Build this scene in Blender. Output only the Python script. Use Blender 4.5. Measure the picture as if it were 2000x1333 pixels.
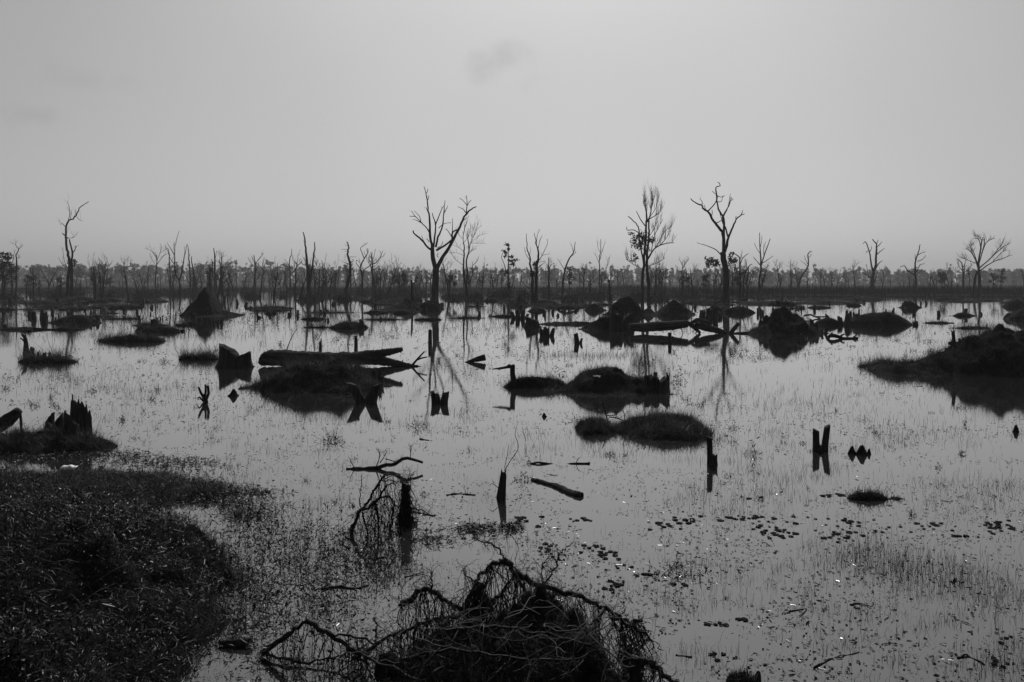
import bpy, math, random
import numpy as np
from mathutils import Vector, noise as mnoise

# ------------------------------------------------------------------ camera, sky, sun, exposure
for _o in list(bpy.data.objects):
    bpy.data.objects.remove(_o, do_unlink=True)
SC = bpy.context.scene
COL = SC.collection
CAM_H, F_PX, HOR = 3.2, 1570.0, 550.0       # eye height in metres, focal length and horizon row in photograph pixels

cam_data = bpy.data.cameras.new('camera')
cam_data.sensor_width = 36.0
cam_data.lens = 36.0 * F_PX / 2000.0
cam_data.shift_y = -(666.5 - HOR) / 2000.0
cam_data.clip_start = 0.1
cam_data.clip_end = 6000.0
cam = bpy.data.objects.new('camera', cam_data)
cam.location = (0, 0, CAM_H)
cam.rotation_euler = (math.radians(90), 0, 0)
COL.objects.link(cam)
SC.camera = cam

SUN_EL, SUN_AZ = math.radians(47), math.radians(5)   # azimuth clockwise from the view direction (+Y)
world = bpy.data.worlds.new('World')
SC.world = world
world.use_nodes = True
_nt = world.node_tree
_nt.nodes.clear()


def wn(kind, **kw):
    n = _nt.nodes.new(kind)
    for k, v in kw.items():
        setattr(n, k, v)
    return n


_out = wn('ShaderNodeOutputWorld')
_bg = wn('ShaderNodeBackground')
_bg.inputs['Strength'].default_value = 0.085
_sky = wn('ShaderNodeTexSky')
_sky.sky_type = 'NISHITA'
_sky.sun_disc = False
_sky.sun_elevation = SUN_EL
_sky.sun_rotation = SUN_AZ
_sky.altitude = 0
_sky.air_density = 0.5
_sky.dust_density = 3.2
_sky.ozone_density = 1.0
_bw = wn('ShaderNodeRGBToBW')
_tc = wn('ShaderNodeTexCoord')
_nt.links.new(_sky.outputs[0], _bw.inputs[0])
_pw = wn('ShaderNodeMath', operation='POWER')      # hazy air: the sky's contrast is flattened everywhere
_pw.inputs[1].default_value = 0.64
_nt.links.new(_bw.outputs[0], _pw.inputs[0])
_last = _pw.outputs[0]
# three faint clouds, fixed to directions in the sky
for (_cx, _cy, _sx, _sz, _amt, _sc) in ((983, 118, 0.046, 0.030, 0.17, 22.0), (55, 226, 0.05, 0.014, 0.07, 30.0), (190, 158, 0.06, 0.016, 0.05, 30.0)):
    _c = Vector(((_cx - 1000) / F_PX, 1.0, (HOR - _cy) / F_PX)).normalized()
    _s = wn('ShaderNodeVectorMath', operation='SUBTRACT')
    _s.inputs[1].default_value = _c
    _nt.links.new(_tc.outputs['Generated'], _s.inputs[0])
    _d = wn('ShaderNodeVectorMath', operation='DIVIDE')
    _d.inputs[1].default_value = (_sx, 0.12, _sz)
    _nt.links.new(_s.outputs[0], _d.inputs[0])
    _l = wn('ShaderNodeVectorMath', operation='LENGTH')
    _nt.links.new(_d.outputs[0], _l.inputs[0])
    _n = wn('ShaderNodeTexNoise')
    _n.inputs['Scale'].default_value = _sc
    _n.inputs['Detail'].default_value = 5.0
    _nt.links.new(_tc.outputs['Generated'], _n.inputs['Vector'])
    _a = wn('ShaderNodeMath', operation='MULTIPLY_ADD')      # length + 2.2*noise - 1.1
    _nt.links.new(_n.outputs[0], _a.inputs[0])
    _a.inputs[1].default_value = 2.4
    _nt.links.new(_l.outputs['Value'], _a.inputs[2])
    _r = wn('ShaderNodeMapRange', interpolation_type='SMOOTHSTEP')
    _r.inputs['From Min'].default_value = 2.3
    _r.inputs['From Max'].default_value = 1.0
    _r.inputs['To Min'].default_value = 1.0
    _r.inputs['To Max'].default_value = 1.0 - _amt
    _nt.links.new(_a.outputs[0], _r.inputs['Value'])
    _m = wn('ShaderNodeMath', operation='MULTIPLY')
    _nt.links.new(_last, _m.inputs[0])
    _nt.links.new(_r.outputs[0], _m.inputs[1])
    _last = _m.outputs[0]
_vn = wn('ShaderNodeTexNoise')          # broad uneven veil of thin cloud over the whole sky
_vn.inputs['Scale'].default_value = 2.2
_vn.inputs['Detail'].default_value = 4.0
_nt.links.new(_tc.outputs['Generated'], _vn.inputs['Vector'])
_va = wn('ShaderNodeMath', operation='MULTIPLY_ADD')
_va.inputs[1].default_value = 0.16
_va.inputs[2].default_value = 0.92
_nt.links.new(_vn.outputs[0], _va.inputs[0])
_vm = wn('ShaderNodeMath', operation='MULTIPLY')
_nt.links.new(_last, _vm.inputs[0])
_nt.links.new(_va.outputs[0], _vm.inputs[1])
_nt.links.new(_vm.outputs[0], _bg.inputs['Color'])
_nt.links.new(_bg.outputs[0], _out.inputs['Surface'])

sun_data = bpy.data.lights.new('sun', 'SUN')
sun_data.energy = 2.0
sun_data.angle = math.radians(0.6)
sun = bpy.data.objects.new('sun', sun_data)
_sd = Vector((math.sin(SUN_AZ) * math.cos(SUN_EL), math.cos(SUN_AZ) * math.cos(SUN_EL), math.sin(SUN_EL)))
sun.rotation_euler = (-_sd).to_track_quat('-Z', 'Y').to_euler()
sun.location = _sd * 60
COL.objects.link(sun)

SC.view_settings.view_transform = 'Standard'
SC.view_settings.look = 'None'
SC.view_settings.exposure = 0.8
SC.view_settings.gamma = 1.0
SC.view_settings.use_curve_mapping = False
SC.cycles.volume_bounces = 1
SC.cycles.max_bounces = 6
SC.cycles.sample_clamp_indirect = 4.0
SC.cycles.use_denoising = True
SC.cycles.denoising_input_passes = 'RGB_ALBEDO_NORMAL'
SC.cycles.denoising_prefilter = 'NONE'

# ------------------------------------------------------------------ helpers
RNG = random.Random(7)
NPR = np.random.default_rng(11)


def dist(y):
    return F_PX * CAM_H / (y - HOR)


def on_water(x, y):
    d = dist(y)
    return Vector(((x - 1000.0) * d / F_PX, d, 0.0))


def vnoise(x, y, seed=0):
    """smooth value noise in numpy, 0..1"""
    x = np.asarray(x, float); y = np.asarray(y, float)
    xi = np.floor(x).astype(np.int64); yi = np.floor(y).astype(np.int64)
    xf = x - xi; yf = y - yi
    u = xf * xf * (3 - 2 * xf); v = yf * yf * (3 - 2 * yf)

    def h(a, b):
        n = (a * 374761393 + b * 668265263 + seed * 1442695) & 0x7fffffff
        n = ((n ^ (n >> 13)) * 1274126177) & 0x7fffffff
        n = (n ^ (n >> 16)) & 0xffff
        return n / 65535.0
    return (h(xi, yi) * (1 - u) + h(xi + 1, yi) * u) * (1 - v) + (h(xi, yi + 1) * (1 - u) + h(xi + 1, yi + 1) * u) * v


def fbm(x, y, seed=0, oct=4):
    s = 0; a = 0.5; t = 0
    for i in range(oct):
        s = s + a * vnoise(np.asarray(x) * 2 ** i, np.asarray(y) * 2 ** i, seed + i); t += a; a *= 0.5
    return s / t


def mesh_np(name, verts, faces, mat, smooth=False):
    """verts (N,3), faces (M,k) arrays -> mesh"""
    verts = np.asarray(verts, np.float32).reshape(-1, 3); faces = np.asarray(faces, np.int32)
    me = bpy.data.meshes.new(name)
    m, k = faces.shape
    me.vertices.add(len(verts)); me.vertices.foreach_set('co', verts.ravel())
    me.loops.add(m * k); me.loops.foreach_set('vertex_index', faces.ravel())
    me.polygons.add(m)
    me.polygons.foreach_set('loop_start', np.arange(0, m * k, k, dtype=np.int32))
    me.polygons.foreach_set('loop_total', np.full(m, k, np.int32))
    if smooth:
        me.polygons.foreach_set('use_smooth', np.ones(m, bool))
    me.update(calc_edges=True)
    me.materials.append(mat)
    return me


def link(name, me, parent=None, loc=None):
    o = bpy.data.objects.new(name, me)
    COL.objects.link(o)
    if parent is not None:
        o.parent = parent
    if loc is not None:
        o.location = loc
    return o


def tag(o, label=None, cat=None, group=None, kind=None):
    if label: o['label'] = label
    if cat: o['category'] = cat
    if group: o['group'] = group
    if kind: o['kind'] = kind
    return o


def thing(name, label, cat, loc, group=None):
    o = link(name, None, None, loc)
    o.empty_display_size = 0.2
    return tag(o, label, cat, group)


def copy_thing(root, loc, rotz, scale, label=None, group=None):
    r = root.copy(); COL.objects.link(r)
    r.location = loc; r.rotation_euler = (0, 0, rotz); r.scale = scale
    if label: r['label'] = label
    if group: r['group'] = group
    for ch in list(root.children):
        c = ch.copy(); COL.objects.link(c); c.parent = r
    return r


class MB:
    def __init__(self):
        self.v = []; self.f = []

    def tube(self, pts, rads, n=6, rough=0.0, closed=True):
        pts = [Vector(p) for p in pts]
        L = len(pts)
        if L < 2: return
        t0 = (pts[1] - pts[0]).normalized()
        nrm = t0.orthogonal().normalized()
        b0 = len(self.v)
        for i, p in enumerate(pts):
            t = (pts[min(i + 1, L - 1)] - pts[max(i - 1, 0)])
            t = t.normalized() if t.length > 1e-9 else t0
            nrm = (nrm - t * nrm.dot(t))
            nrm = nrm.normalized() if nrm.length > 1e-6 else t.orthogonal().normalized()
            bi = t.cross(nrm)
            for k in range(n):
                a = 2 * math.pi * k / n
                r = rads[i] * (1 + (RNG.uniform(-rough, rough) if rough else 0))
                self.v.append(p + nrm * (math.cos(a) * r) + bi * (math.sin(a) * r))
        for i in range(L - 1):
            for k in range(n):
                k2 = (k + 1) % n
                self.f.append((b0 + i * n + k, b0 + i * n + k2, b0 + (i + 1) * n + k2, b0 + (i + 1) * n + k))
        if closed:
            self.f.append(tuple(b0 + k for k in reversed(range(n))))
            self.f.append(tuple(b0 + (L - 1) * n + k for k in range(n)))

    def tri(self, a, b, c):
        i = len(self.v); self.v += [Vector(a), Vector(b), Vector(c)]; self.f.append((i, i + 1, i + 2))

    def leaf(self, p, d, nrm, ln, w):
        """a folded lance-shaped leaf of two triangles"""
        d = d.normalized(); s = d.cross(nrm)
        s = s.normalized() if s.length > 1e-6 else d.orthogonal().normalized()
        i = len(self.v)
        m = p + d * ln * 0.45
        self.v += [p.copy(), m + s * w * 0.5, p + d * ln, m - s * w * 0.5]
        self.f += [(i, i + 1, i + 2), (i, i + 2, i + 3)]

    def build(self, name, mat, parent=None, smooth=True, loc=None, kind=None):
        me = bpy.data.meshes.new(name)
        me.from_pydata([tuple(v) for v in self.v], [], self.f)
        if smooth:
            me.polygons.foreach_set('use_smooth', [True] * len(me.polygons))
        me.update(); me.materials.append(mat)
        o = link(name, me, parent, loc)
        if kind: o['kind'] = kind
        return o


def spline(pts, per=3):
    """Catmull-Rom through the points"""
    pts = [Vector(p) for p in pts]
    if len(pts) < 3:
        a, b = pts[0], pts[-1]
        return [a.lerp(b, i / per) for i in range(per + 1)]
    P = [pts[0] * 2 - pts[1]] + pts + [pts[-1] * 2 - pts[-2]]
    out = []
    for i in range(1, len(P) - 2):
        p0, p1, p2, p3 = P[i - 1], P[i], P[i + 1], P[i + 2]
        for k in range(per):
            t = k / per
            out.append(0.5 * ((2 * p1) + (p2 - p0) * t + (2 * p0 - 5 * p1 + 4 * p2 - p3) * t * t + (3 * p1 - p0 - 3 * p2 + p3) * t ** 3))
    out.append(pts[-1])
    return out


def wobble(pts, amt, rnd=RNG):
    return [pts[0]] + [p + Vector((rnd.uniform(-1, 1), rnd.uniform(-1, 1), rnd.uniform(-1, 1))) * amt for p in pts[1:]]


def rdir(rnd=RNG):
    while True:
        v = Vector((rnd.uniform(-1, 1), rnd.uniform(-1, 1), rnd.uniform(-1, 1)))
        if 0.05 < v.length < 1: return v.normalized()


def grow_twig(mb, p, d, ln, r, level, rnd, n=3, up=0.25, kids=3, bend=0.25):
    """a twig that bends upward and forks"""
    pts = [p]; cur = d.normalized(); segs = 4
    for i in range(segs):
        cur = (cur + rdir(rnd) * bend + Vector((0, 0, up * 0.5))).normalized()
        pts.append(pts[-1] + cur * ln / segs)
    mb.tube(pts, [r * (1 - 0.75 * i / segs) for i in range(segs + 1)], n)
    if level > 0:
        for k in range(kids):
            i = rnd.randint(1, segs - 1)
            dd = ((pts[i + 1] - pts[i]).normalized() + rdir(rnd) * 0.75 + Vector((0, 0, up))).normalized()
            grow_twig(mb, pts[i], dd, ln * rnd.uniform(0.45, 0.75), r * 0.55, level - 1, rnd, n, up, kids, bend)


def blades_np(base, dirs, length, width, bend=0.0):
    """upright grass blades, two triangles in a bent strip; arrays -> verts, tri faces"""
    n = len(base)
    side = np.stack([-dirs[:, 1], dirs[:, 0], np.zeros(n)], 1)
    a = NPR.uniform(0, math.pi, n)
    rnd = np.stack([np.cos(a), np.sin(a), np.zeros(n)], 1)
    side = np.where(np.linalg.norm(side, axis=1, keepdims=True) < 0.2, rnd, rnd)
    mid = base + dirs * length[:, None] * 0.55
    lean = np.stack([np.cos(a * 2.7), np.sin(a * 2.7), -0.3 * np.ones(n)], 1)
    tip = mid + (dirs + lean * (bend * NPR.uniform(0.3, 1.4, n))[:, None]) * length[:, None] * 0.45
    w = width[:, None] * 0.5
    v = np.stack([base - side * w, base + side * w, mid + side * w * 0.7, mid - side * w * 0.7, tip], 1).reshape(-1, 3)
    o = np.arange(n)[:, None] * 5
    f = np.concatenate([o + np.array([[0, 1, 2]]), o + np.array([[0, 2, 3]]), o + np.array([[3, 2, 4]])])
    return v, f


def leaves_np(pos, d, nrm, length, width, fold=0.15):
    n = len(pos)
    d = d / np.linalg.norm(d, axis=1, keepdims=True)
    s = np.cross(d, nrm); s /= np.maximum(np.linalg.norm(s, axis=1, keepdims=True), 1e-6)
    u = np.cross(s, d)
    L = length[:, None]; W = width[:, None] * 0.5
    mid = pos + d * L * 0.45
    v = np.stack([pos, mid + s * W + u * W * fold, pos + d * L - u * L * 0.08, mid - s * W + u * W * fold], 1).reshape(-1, 3)
    o = np.arange(n)[:, None] * 4
    f = np.concatenate([o + np.array([[0, 1, 2]]), o + np.array([[0, 2, 3]])])
    return v, f


def join_np(parts):
    vs = []; fs = []; k = 0
    for v, f in parts:
        vs.append(v); fs.append(f + k); k += len(v)
    return np.concatenate(vs), np.concatenate(fs)


def rand_dirs(n, up, spread=1.0):
    d = NPR.normal(0, spread, (n, 3)); d[:, 2] = np.abs(d[:, 2]) * 0.5 + up
    return d / np.linalg.norm(d, axis=1, keepdims=True)


# ------------------------------------------------------------------ materials (the place is photographed in black and white)
def mat(name, lo, hi, scale=4.0, rough=0.8, spec=0.3, stretch=(1, 1, 1), bump=0.0, bscale=None, trans=0.0):
    m = bpy.data.materials.new(name); m.use_nodes = True
    nt = m.node_tree; b = nt.nodes['Principled BSDF']
    tc = nt.nodes.new('ShaderNodeTexCoord')
    mp = nt.nodes.new('ShaderNodeMapping'); mp.inputs['Scale'].default_value = stretch
    nt.links.new(tc.outputs['Object'], mp.inputs['Vector'])
    n = nt.nodes.new('ShaderNodeTexNoise'); n.inputs['Scale'].default_value = scale
    n.inputs['Detail'].default_value = 6.0; n.inputs['Roughness'].default_value = 0.65
    nt.links.new(mp.outputs[0], n.inputs['Vector'])
    r = nt.nodes.new('ShaderNodeValToRGB')
    r.color_ramp.elements[0].position = 0.34; r.color_ramp.elements[0].color = (lo, lo, lo, 1)
    r.color_ramp.elements[1].position = 0.68; r.color_ramp.elements[1].color = (hi, hi, hi, 1)
    nt.links.new(n.outputs['Fac'], r.inputs[0])
    nt.links.new(r.outputs[0], b.inputs['Base Color'])
    b.inputs['Roughness'].default_value = rough
    b.inputs['Specular IOR Level'].default_value = spec
    if bump:
        n2 = nt.nodes.new('ShaderNodeTexNoise'); n2.inputs['Scale'].default_value = bscale or scale * 3
        n2.inputs['Detail'].default_value = 5.0
        nt.links.new(mp.outputs[0], n2.inputs['Vector'])
        bp = nt.nodes.new('ShaderNodeBump'); bp.inputs['Strength'].default_value = bump
        bp.inputs['Distance'].default_value = 0.04
        nt.links.new(n2.outputs['Fac'], bp.inputs['Height'])
        nt.links.new(bp.outputs[0], b.inputs['Normal'])
    return m


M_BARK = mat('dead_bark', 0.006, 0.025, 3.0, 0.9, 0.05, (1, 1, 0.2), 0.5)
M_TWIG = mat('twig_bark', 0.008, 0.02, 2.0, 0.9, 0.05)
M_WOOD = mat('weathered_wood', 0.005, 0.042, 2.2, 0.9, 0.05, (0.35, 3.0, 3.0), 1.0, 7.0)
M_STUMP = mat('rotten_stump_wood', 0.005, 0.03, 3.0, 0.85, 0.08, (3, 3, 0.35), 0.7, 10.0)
M_CUT = mat('sawn_wood', 0.10, 0.22, 14.0, 0.7, 0.3, (1, 1, 1), 0.4)
M_SOIL = mat('dark_peat_soil', 0.004, 0.016, 5.0, 0.95, 0.03, (1, 1, 1), 0.8, 16.0)
M_GRASS = mat('bank_grass_blade', 0.006, 0.075, 2.0, 0.6, 0.1)
M_SPIT = mat('spit_grass_blade', 0.014, 0.07, 2.0, 0.6, 0.1)
M_DRY = mat('dry_root', 0.05, 0.16, 5.0, 0.7, 0.25)
M_ROOT = mat('wet_root', 0.004, 0.02, 6.0, 0.6, 0.12)
M_LEAF = mat('wet_leaf', 0.004, 0.03, 9.0, 0.4, 0.12)
M_FLECK = mat('wet_fleck', 0.02, 0.05, 9.0, 0.3, 0.5)
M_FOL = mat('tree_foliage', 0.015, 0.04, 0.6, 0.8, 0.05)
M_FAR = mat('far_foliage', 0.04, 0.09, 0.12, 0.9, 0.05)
M_REED = mat('reed', 0.004, 0.018, 0.3, 0.85, 0.02)
M_PAD = mat('floating_leaf_skin', 0.003, 0.01, 6.0, 0.9, 0.03)
M_LITTER = mat('white_plastic', 0.4, 0.55, 6.0, 0.4, 0.5)
M_MUD = mat('lake_bed_mud', 0.02, 0.05, 0.4, 0.95, 0.1)


def water_material():
    m = bpy.data.materials.new('still_swamp_water'); m.use_nodes = True
    nt = m.node_tree; nt.nodes.clear()
    out = nt.nodes.new('ShaderNodeOutputMaterial'); mix = nt.nodes.new('ShaderNodeMixShader')
    di = nt.nodes.new('ShaderNodeBsdfDiffuse'); di.inputs['Color'].default_value = (0.016, 0.016, 0.016, 1)
    gl = nt.nodes.new('ShaderNodeBsdfGlossy'); gl.inputs['Color'].default_value = (1, 1, 1, 1); gl.inputs['Roughness'].default_value = 0.03
    lw = nt.nodes.new('ShaderNodeLayerWeight'); lw.inputs['Blend'].default_value = 0.5
    pw = nt.nodes.new('ShaderNodeMath'); pw.operation = 'POWER'; pw.inputs[1].default_value = 3.0      # reflection grows towards grazing view, as on filmy water
    ma = nt.nodes.new('ShaderNodeMath'); ma.operation = 'MULTIPLY_ADD'; ma.inputs[1].default_value = 0.96; ma.inputs[2].default_value = 0.04
    nt.links.new(lw.outputs['Facing'], pw.inputs[0]); nt.links.new(pw.outputs[0], ma.inputs[0]); nt.links.new(ma.outputs[0], mix.inputs[0])
    nt.links.new(di.outputs[0], mix.inputs[1]); nt.links.new(gl.outputs[0], mix.inputs[2]); nt.links.new(mix.outputs[0], out.inputs['Surface'])
    tc = nt.nodes.new('ShaderNodeTexCoord')
    h = None
    for sc, amp, stretch in ((1.3, 0.0008, (1, 0.6, 1)), (9.0, 0.0005, (1, 0.7, 1))):
        mp = nt.nodes.new('ShaderNodeMapping'); mp.inputs['Scale'].default_value = stretch
        nt.links.new(tc.outputs['Object'], mp.inputs['Vector'])
        n = nt.nodes.new('ShaderNodeTexNoise'); n.inputs['Scale'].default_value = sc; n.inputs['Detail'].default_value = 3.0
        nt.links.new(mp.outputs[0], n.inputs['Vector'])
        mu = nt.nodes.new('ShaderNodeMath'); mu.operation = 'MULTIPLY_ADD'; mu.inputs[1].default_value = amp
        nt.links.new(n.outputs['Fac'], mu.inputs[0])
        mu.inputs[2].default_value = 0.0
        if h is not None: nt.links.new(h, mu.inputs[2])
        h = mu.outputs[0]
    # patches of fine ripple between calm water
    mp = nt.nodes.new('ShaderNodeMapping'); mp.inputs['Scale'].default_value = (0.45, 1, 1)
    nt.links.new(tc.outputs['Object'], mp.inputs['Vector'])
    n = nt.nodes.new('ShaderNodeTexNoise'); n.inputs['Scale'].default_value = 20.0; n.inputs['Detail'].default_value = 2.0
    nt.links.new(mp.outputs[0], n.inputs['Vector'])
    pn = nt.nodes.new('ShaderNodeTexNoise'); pn.inputs['Scale'].default_value = 0.22; pn.inputs['Detail'].default_value = 4.0
    nt.links.new(mp.outputs[0], pn.inputs['Vector'])
    pr = nt.nodes.new('ShaderNodeMapRange'); pr.inputs['From Min'].default_value = 0.42; pr.inputs['From Max'].default_value = 0.66
    pr.inputs['To Min'].default_value = 0.00008; pr.inputs['To Max'].default_value = 0.0006
    nt.links.new(pn.outputs['Fac'], pr.inputs['Value'])
    mu = nt.nodes.new('ShaderNodeMath'); mu.operation = 'MULTIPLY_ADD'
    nt.links.new(n.outputs['Fac'], mu.inputs[0]); nt.links.new(pr.outputs[0], mu.inputs[1]); nt.links.new(h, mu.inputs[2])
    h = mu.outputs[0]
    bp = nt.nodes.new('ShaderNodeBump'); bp.inputs['Strength'].default_value = 1.0; bp.inputs['Distance'].default_value = 1.0
    nt.links.new(h, bp.inputs['Height'])
    nt.links.new(bp.outputs[0], gl.inputs['Normal'])
    return m


M_WATER = water_material()

# ------------------------------------------------------------------ the setting: lake bed, water, shore, haze
def sheet(name, x0, x1, y0, y1, z, m):
    me = mesh_np(name, [(x0, y0, z), (x1, y0, z), (x1, y1, z), (x0, y1, z)], [(0, 1, 2, 3)], m)
    return tag(link(name, me), kind='structure')


sheet('lake_bed', -1500, 1500, -60, 1600, -0.9, M_MUD)
sheet('water', -1500, 1500, -60, 1600, 0.0, M_WATER)


def shore_edge(x):
    t = np.clip((np.asarray(x, float) - 18) / 36.0, 0, 1)
    t = t * t * (3 - 2 * t)
    return 275 - 88 * t + 10 * (fbm(np.asarray(x) * 0.05, 0 * np.asarray(x), 3) - 0.5)


xs = np.concatenate([np.linspace(-1450, -260, 12), np.linspace(-240, 240, 121), np.linspace(260, 1450, 12)])
rows = [(-3, -0.25), (0, 0.02), (3, 0.12), (12, 0.3), (60, 0.6), (300, 0.8), (1250, 1.0)]
V = []; Fc = []
for r, (dy, z) in enumerate(rows):
    e = shore_edge(xs)
    zz = z + (0.1 * (fbm(xs * 0.2, xs * 0 + r, 5) - 0.5) if r < 4 else 0)
    V.append(np.stack([xs, e + dy, np.zeros_like(xs) + zz], 1))
nx = len(xs)
for r in range(len(rows) - 1):
    for i in range(nx - 1):
        Fc.append((r * nx + i, r * nx + i + 1, (r + 1) * nx + i + 1, (r + 1) * nx + i))
tag(link('shore', mesh_np('shore', np.concatenate(V), Fc, M_SOIL, True)), kind='structure')

# the causeway the photographer stands on (below and behind the frame)
V = []; Fc = []
xs = np.linspace(-60, 60, 81)
prof = [(-14, 1.55), (0.6, 1.55), (2.2, 1.1), (3.6, 0.45), (4.7, 0.0), (5.3, -0.5)]
for r, (yy, z) in enumerate(prof):
    V.append(np.stack([xs, yy + 0.25 * (fbm(xs * 0.8, xs * 0 + r, 9) - 0.5), z + 0.12 * (fbm(xs, xs * 0 + r * 3, 12) - 0.5)], 1))
nx = len(xs)
for r in range(len(prof) - 1):
    for i in range(nx - 1):
        Fc.append((r * nx + i, r * nx + i + 1, (r + 1) * nx + i + 1, (r + 1) * nx + i))
tag(link('causeway', mesh_np('causeway', np.concatenate(V), Fc, M_SOIL, True)), kind='structure')


class Field:
    """a heap of bumps sampled on a grid; stays open below the water line"""

    def __init__(self, bumps, step, seed, rough=0.05, fr=2.5, vary=0.56):
        self.vary = vary; self.b = bumps; self.seed = seed; self.rough = rough; self.fr = fr
        self.x0 = min(b[0] - b[3] * 1.25 for b in bumps); self.x1 = max(b[0] + b[3] * 1.25 for b in bumps)
        self.y0 = min(b[1] - b[4] * 1.25 for b in bumps); self.y1 = max(b[1] + b[4] * 1.25 for b in bumps)
        self.step = step

    def z(self, x, y):
        x = np.asarray(x, float); y = np.asarray(y, float)
        out = np.full(x.shape, -1.0)
        wob = 0.75 * (fbm(x * self.fr * 0.5 + 31, y * self.fr * 0.5, self.seed + 5) - 0.5)
        for (cx, cy, h, rx, ry, kind) in self.b:
            rho = np.sqrt(((x - cx) / rx) ** 2 + ((y - cy) / ry) ** 2) * (1 + wob)
            r1 = np.clip(rho, 0, 1)
            if kind == 'cone':
                z = h * (0.75 * (1 - r1) ** 1.15 + 0.25 * (1 - r1) ** 2.4)
            elif kind == 'bell':
                z = h * (np.exp(-r1 * r1 * 3.2) - 0.041)
            else:
                z = h * (1 - r1 * r1) ** 0.9
            z = np.where(rho > 1, -(rho - 1) * max(0.25, h * 0.6), z)
            out = np.maximum(out, z)
        big = fbm(x * self.fr * 0.33 + 7.3, y * self.fr * 0.33 + 1.7, self.seed + 9)
        out = np.where(out > 0, out * (1 - self.vary * 0.5 + self.vary * big), out)
        return out + self.rough * 5 * (fbm(x * self.fr, y * self.fr, self.seed) - 0.5) * (0.4 + np.clip(out, 0, 1))

    def build(self, name, m, parent=None, kind=None):
        nx = max(6, int((self.x1 - self.x0) / self.step)); ny = max(6, int((self.y1 - self.y0) / self.step))
        gx, gy = np.meshgrid(np.linspace(self.x0, self.x1, nx), np.linspace(self.y0, self.y1, ny))
        gz = self.z(gx, gy)
        idx = np.arange(nx * ny).reshape(ny, nx)
        q = np.stack([idx[:-1, :-1], idx[:-1, 1:], idx[1:, 1:], idx[1:, :-1]], -1).reshape(-1, 4)
        zf = gz.ravel()[q].max(1)
        q = q[zf > -0.12]
        me = mesh_np(name, np.stack([gx.ravel(), gy.ravel(), np.maximum(gz.ravel(), -0.4)], 1), q, m, True)
        o = link(name, me, parent)
        if kind: o['kind'] = kind
        return o

    def sample(self, n, zmin=0.0):
        x = NPR.uniform(self.x0, self.x1, n * 3); y = NPR.uniform(self.y0, self.y1, n * 3)
        z = self.z(x, y)
        k = np.nonzero(z > zmin)[0][:n]
        return np.stack([x[k], y[k], z[k]], 1)


# haze: even thin air round everything
def haze_box(density):
    x, y0, y1, z0, z1 = 1550, -90, 1650, -1.95, 24.0
    v = [(-x, y0, z0), (x, y0, z0), (x, y1, z0), (-x, y1, z0), (-x, y0, z1), (x, y0, z1), (x, y1, z1), (-x, y1, z1)]
    f = [(0, 3, 2, 1), (4, 5, 6, 7), (0, 1, 5, 4), (1, 2, 6, 5), (2, 3, 7, 6), (3, 0, 4, 7)]
    m = bpy.data.materials.new('thin_haze'); m.use_nodes = True
    nt = m.node_tree; nt.nodes.clear()
    out = nt.nodes.new('ShaderNodeOutputMaterial'); pv = nt.nodes.new('ShaderNodeVolumePrincipled')
    pv.inputs['Color'].default_value = (0.9, 0.9, 0.9, 1)
    pv.inputs['Density'].default_value = density
    pv.inputs['Anisotropy'].default_value = 0.2
    nt.links.new(pv.outputs[0], out.inputs['Volume'])
    me = bpy.data.meshes.new('haze'); me.from_pydata(v, [], f); me.materials.append(m)
    tag(link('haze', me), kind='stuff')


haze_box(0.0002)

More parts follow.
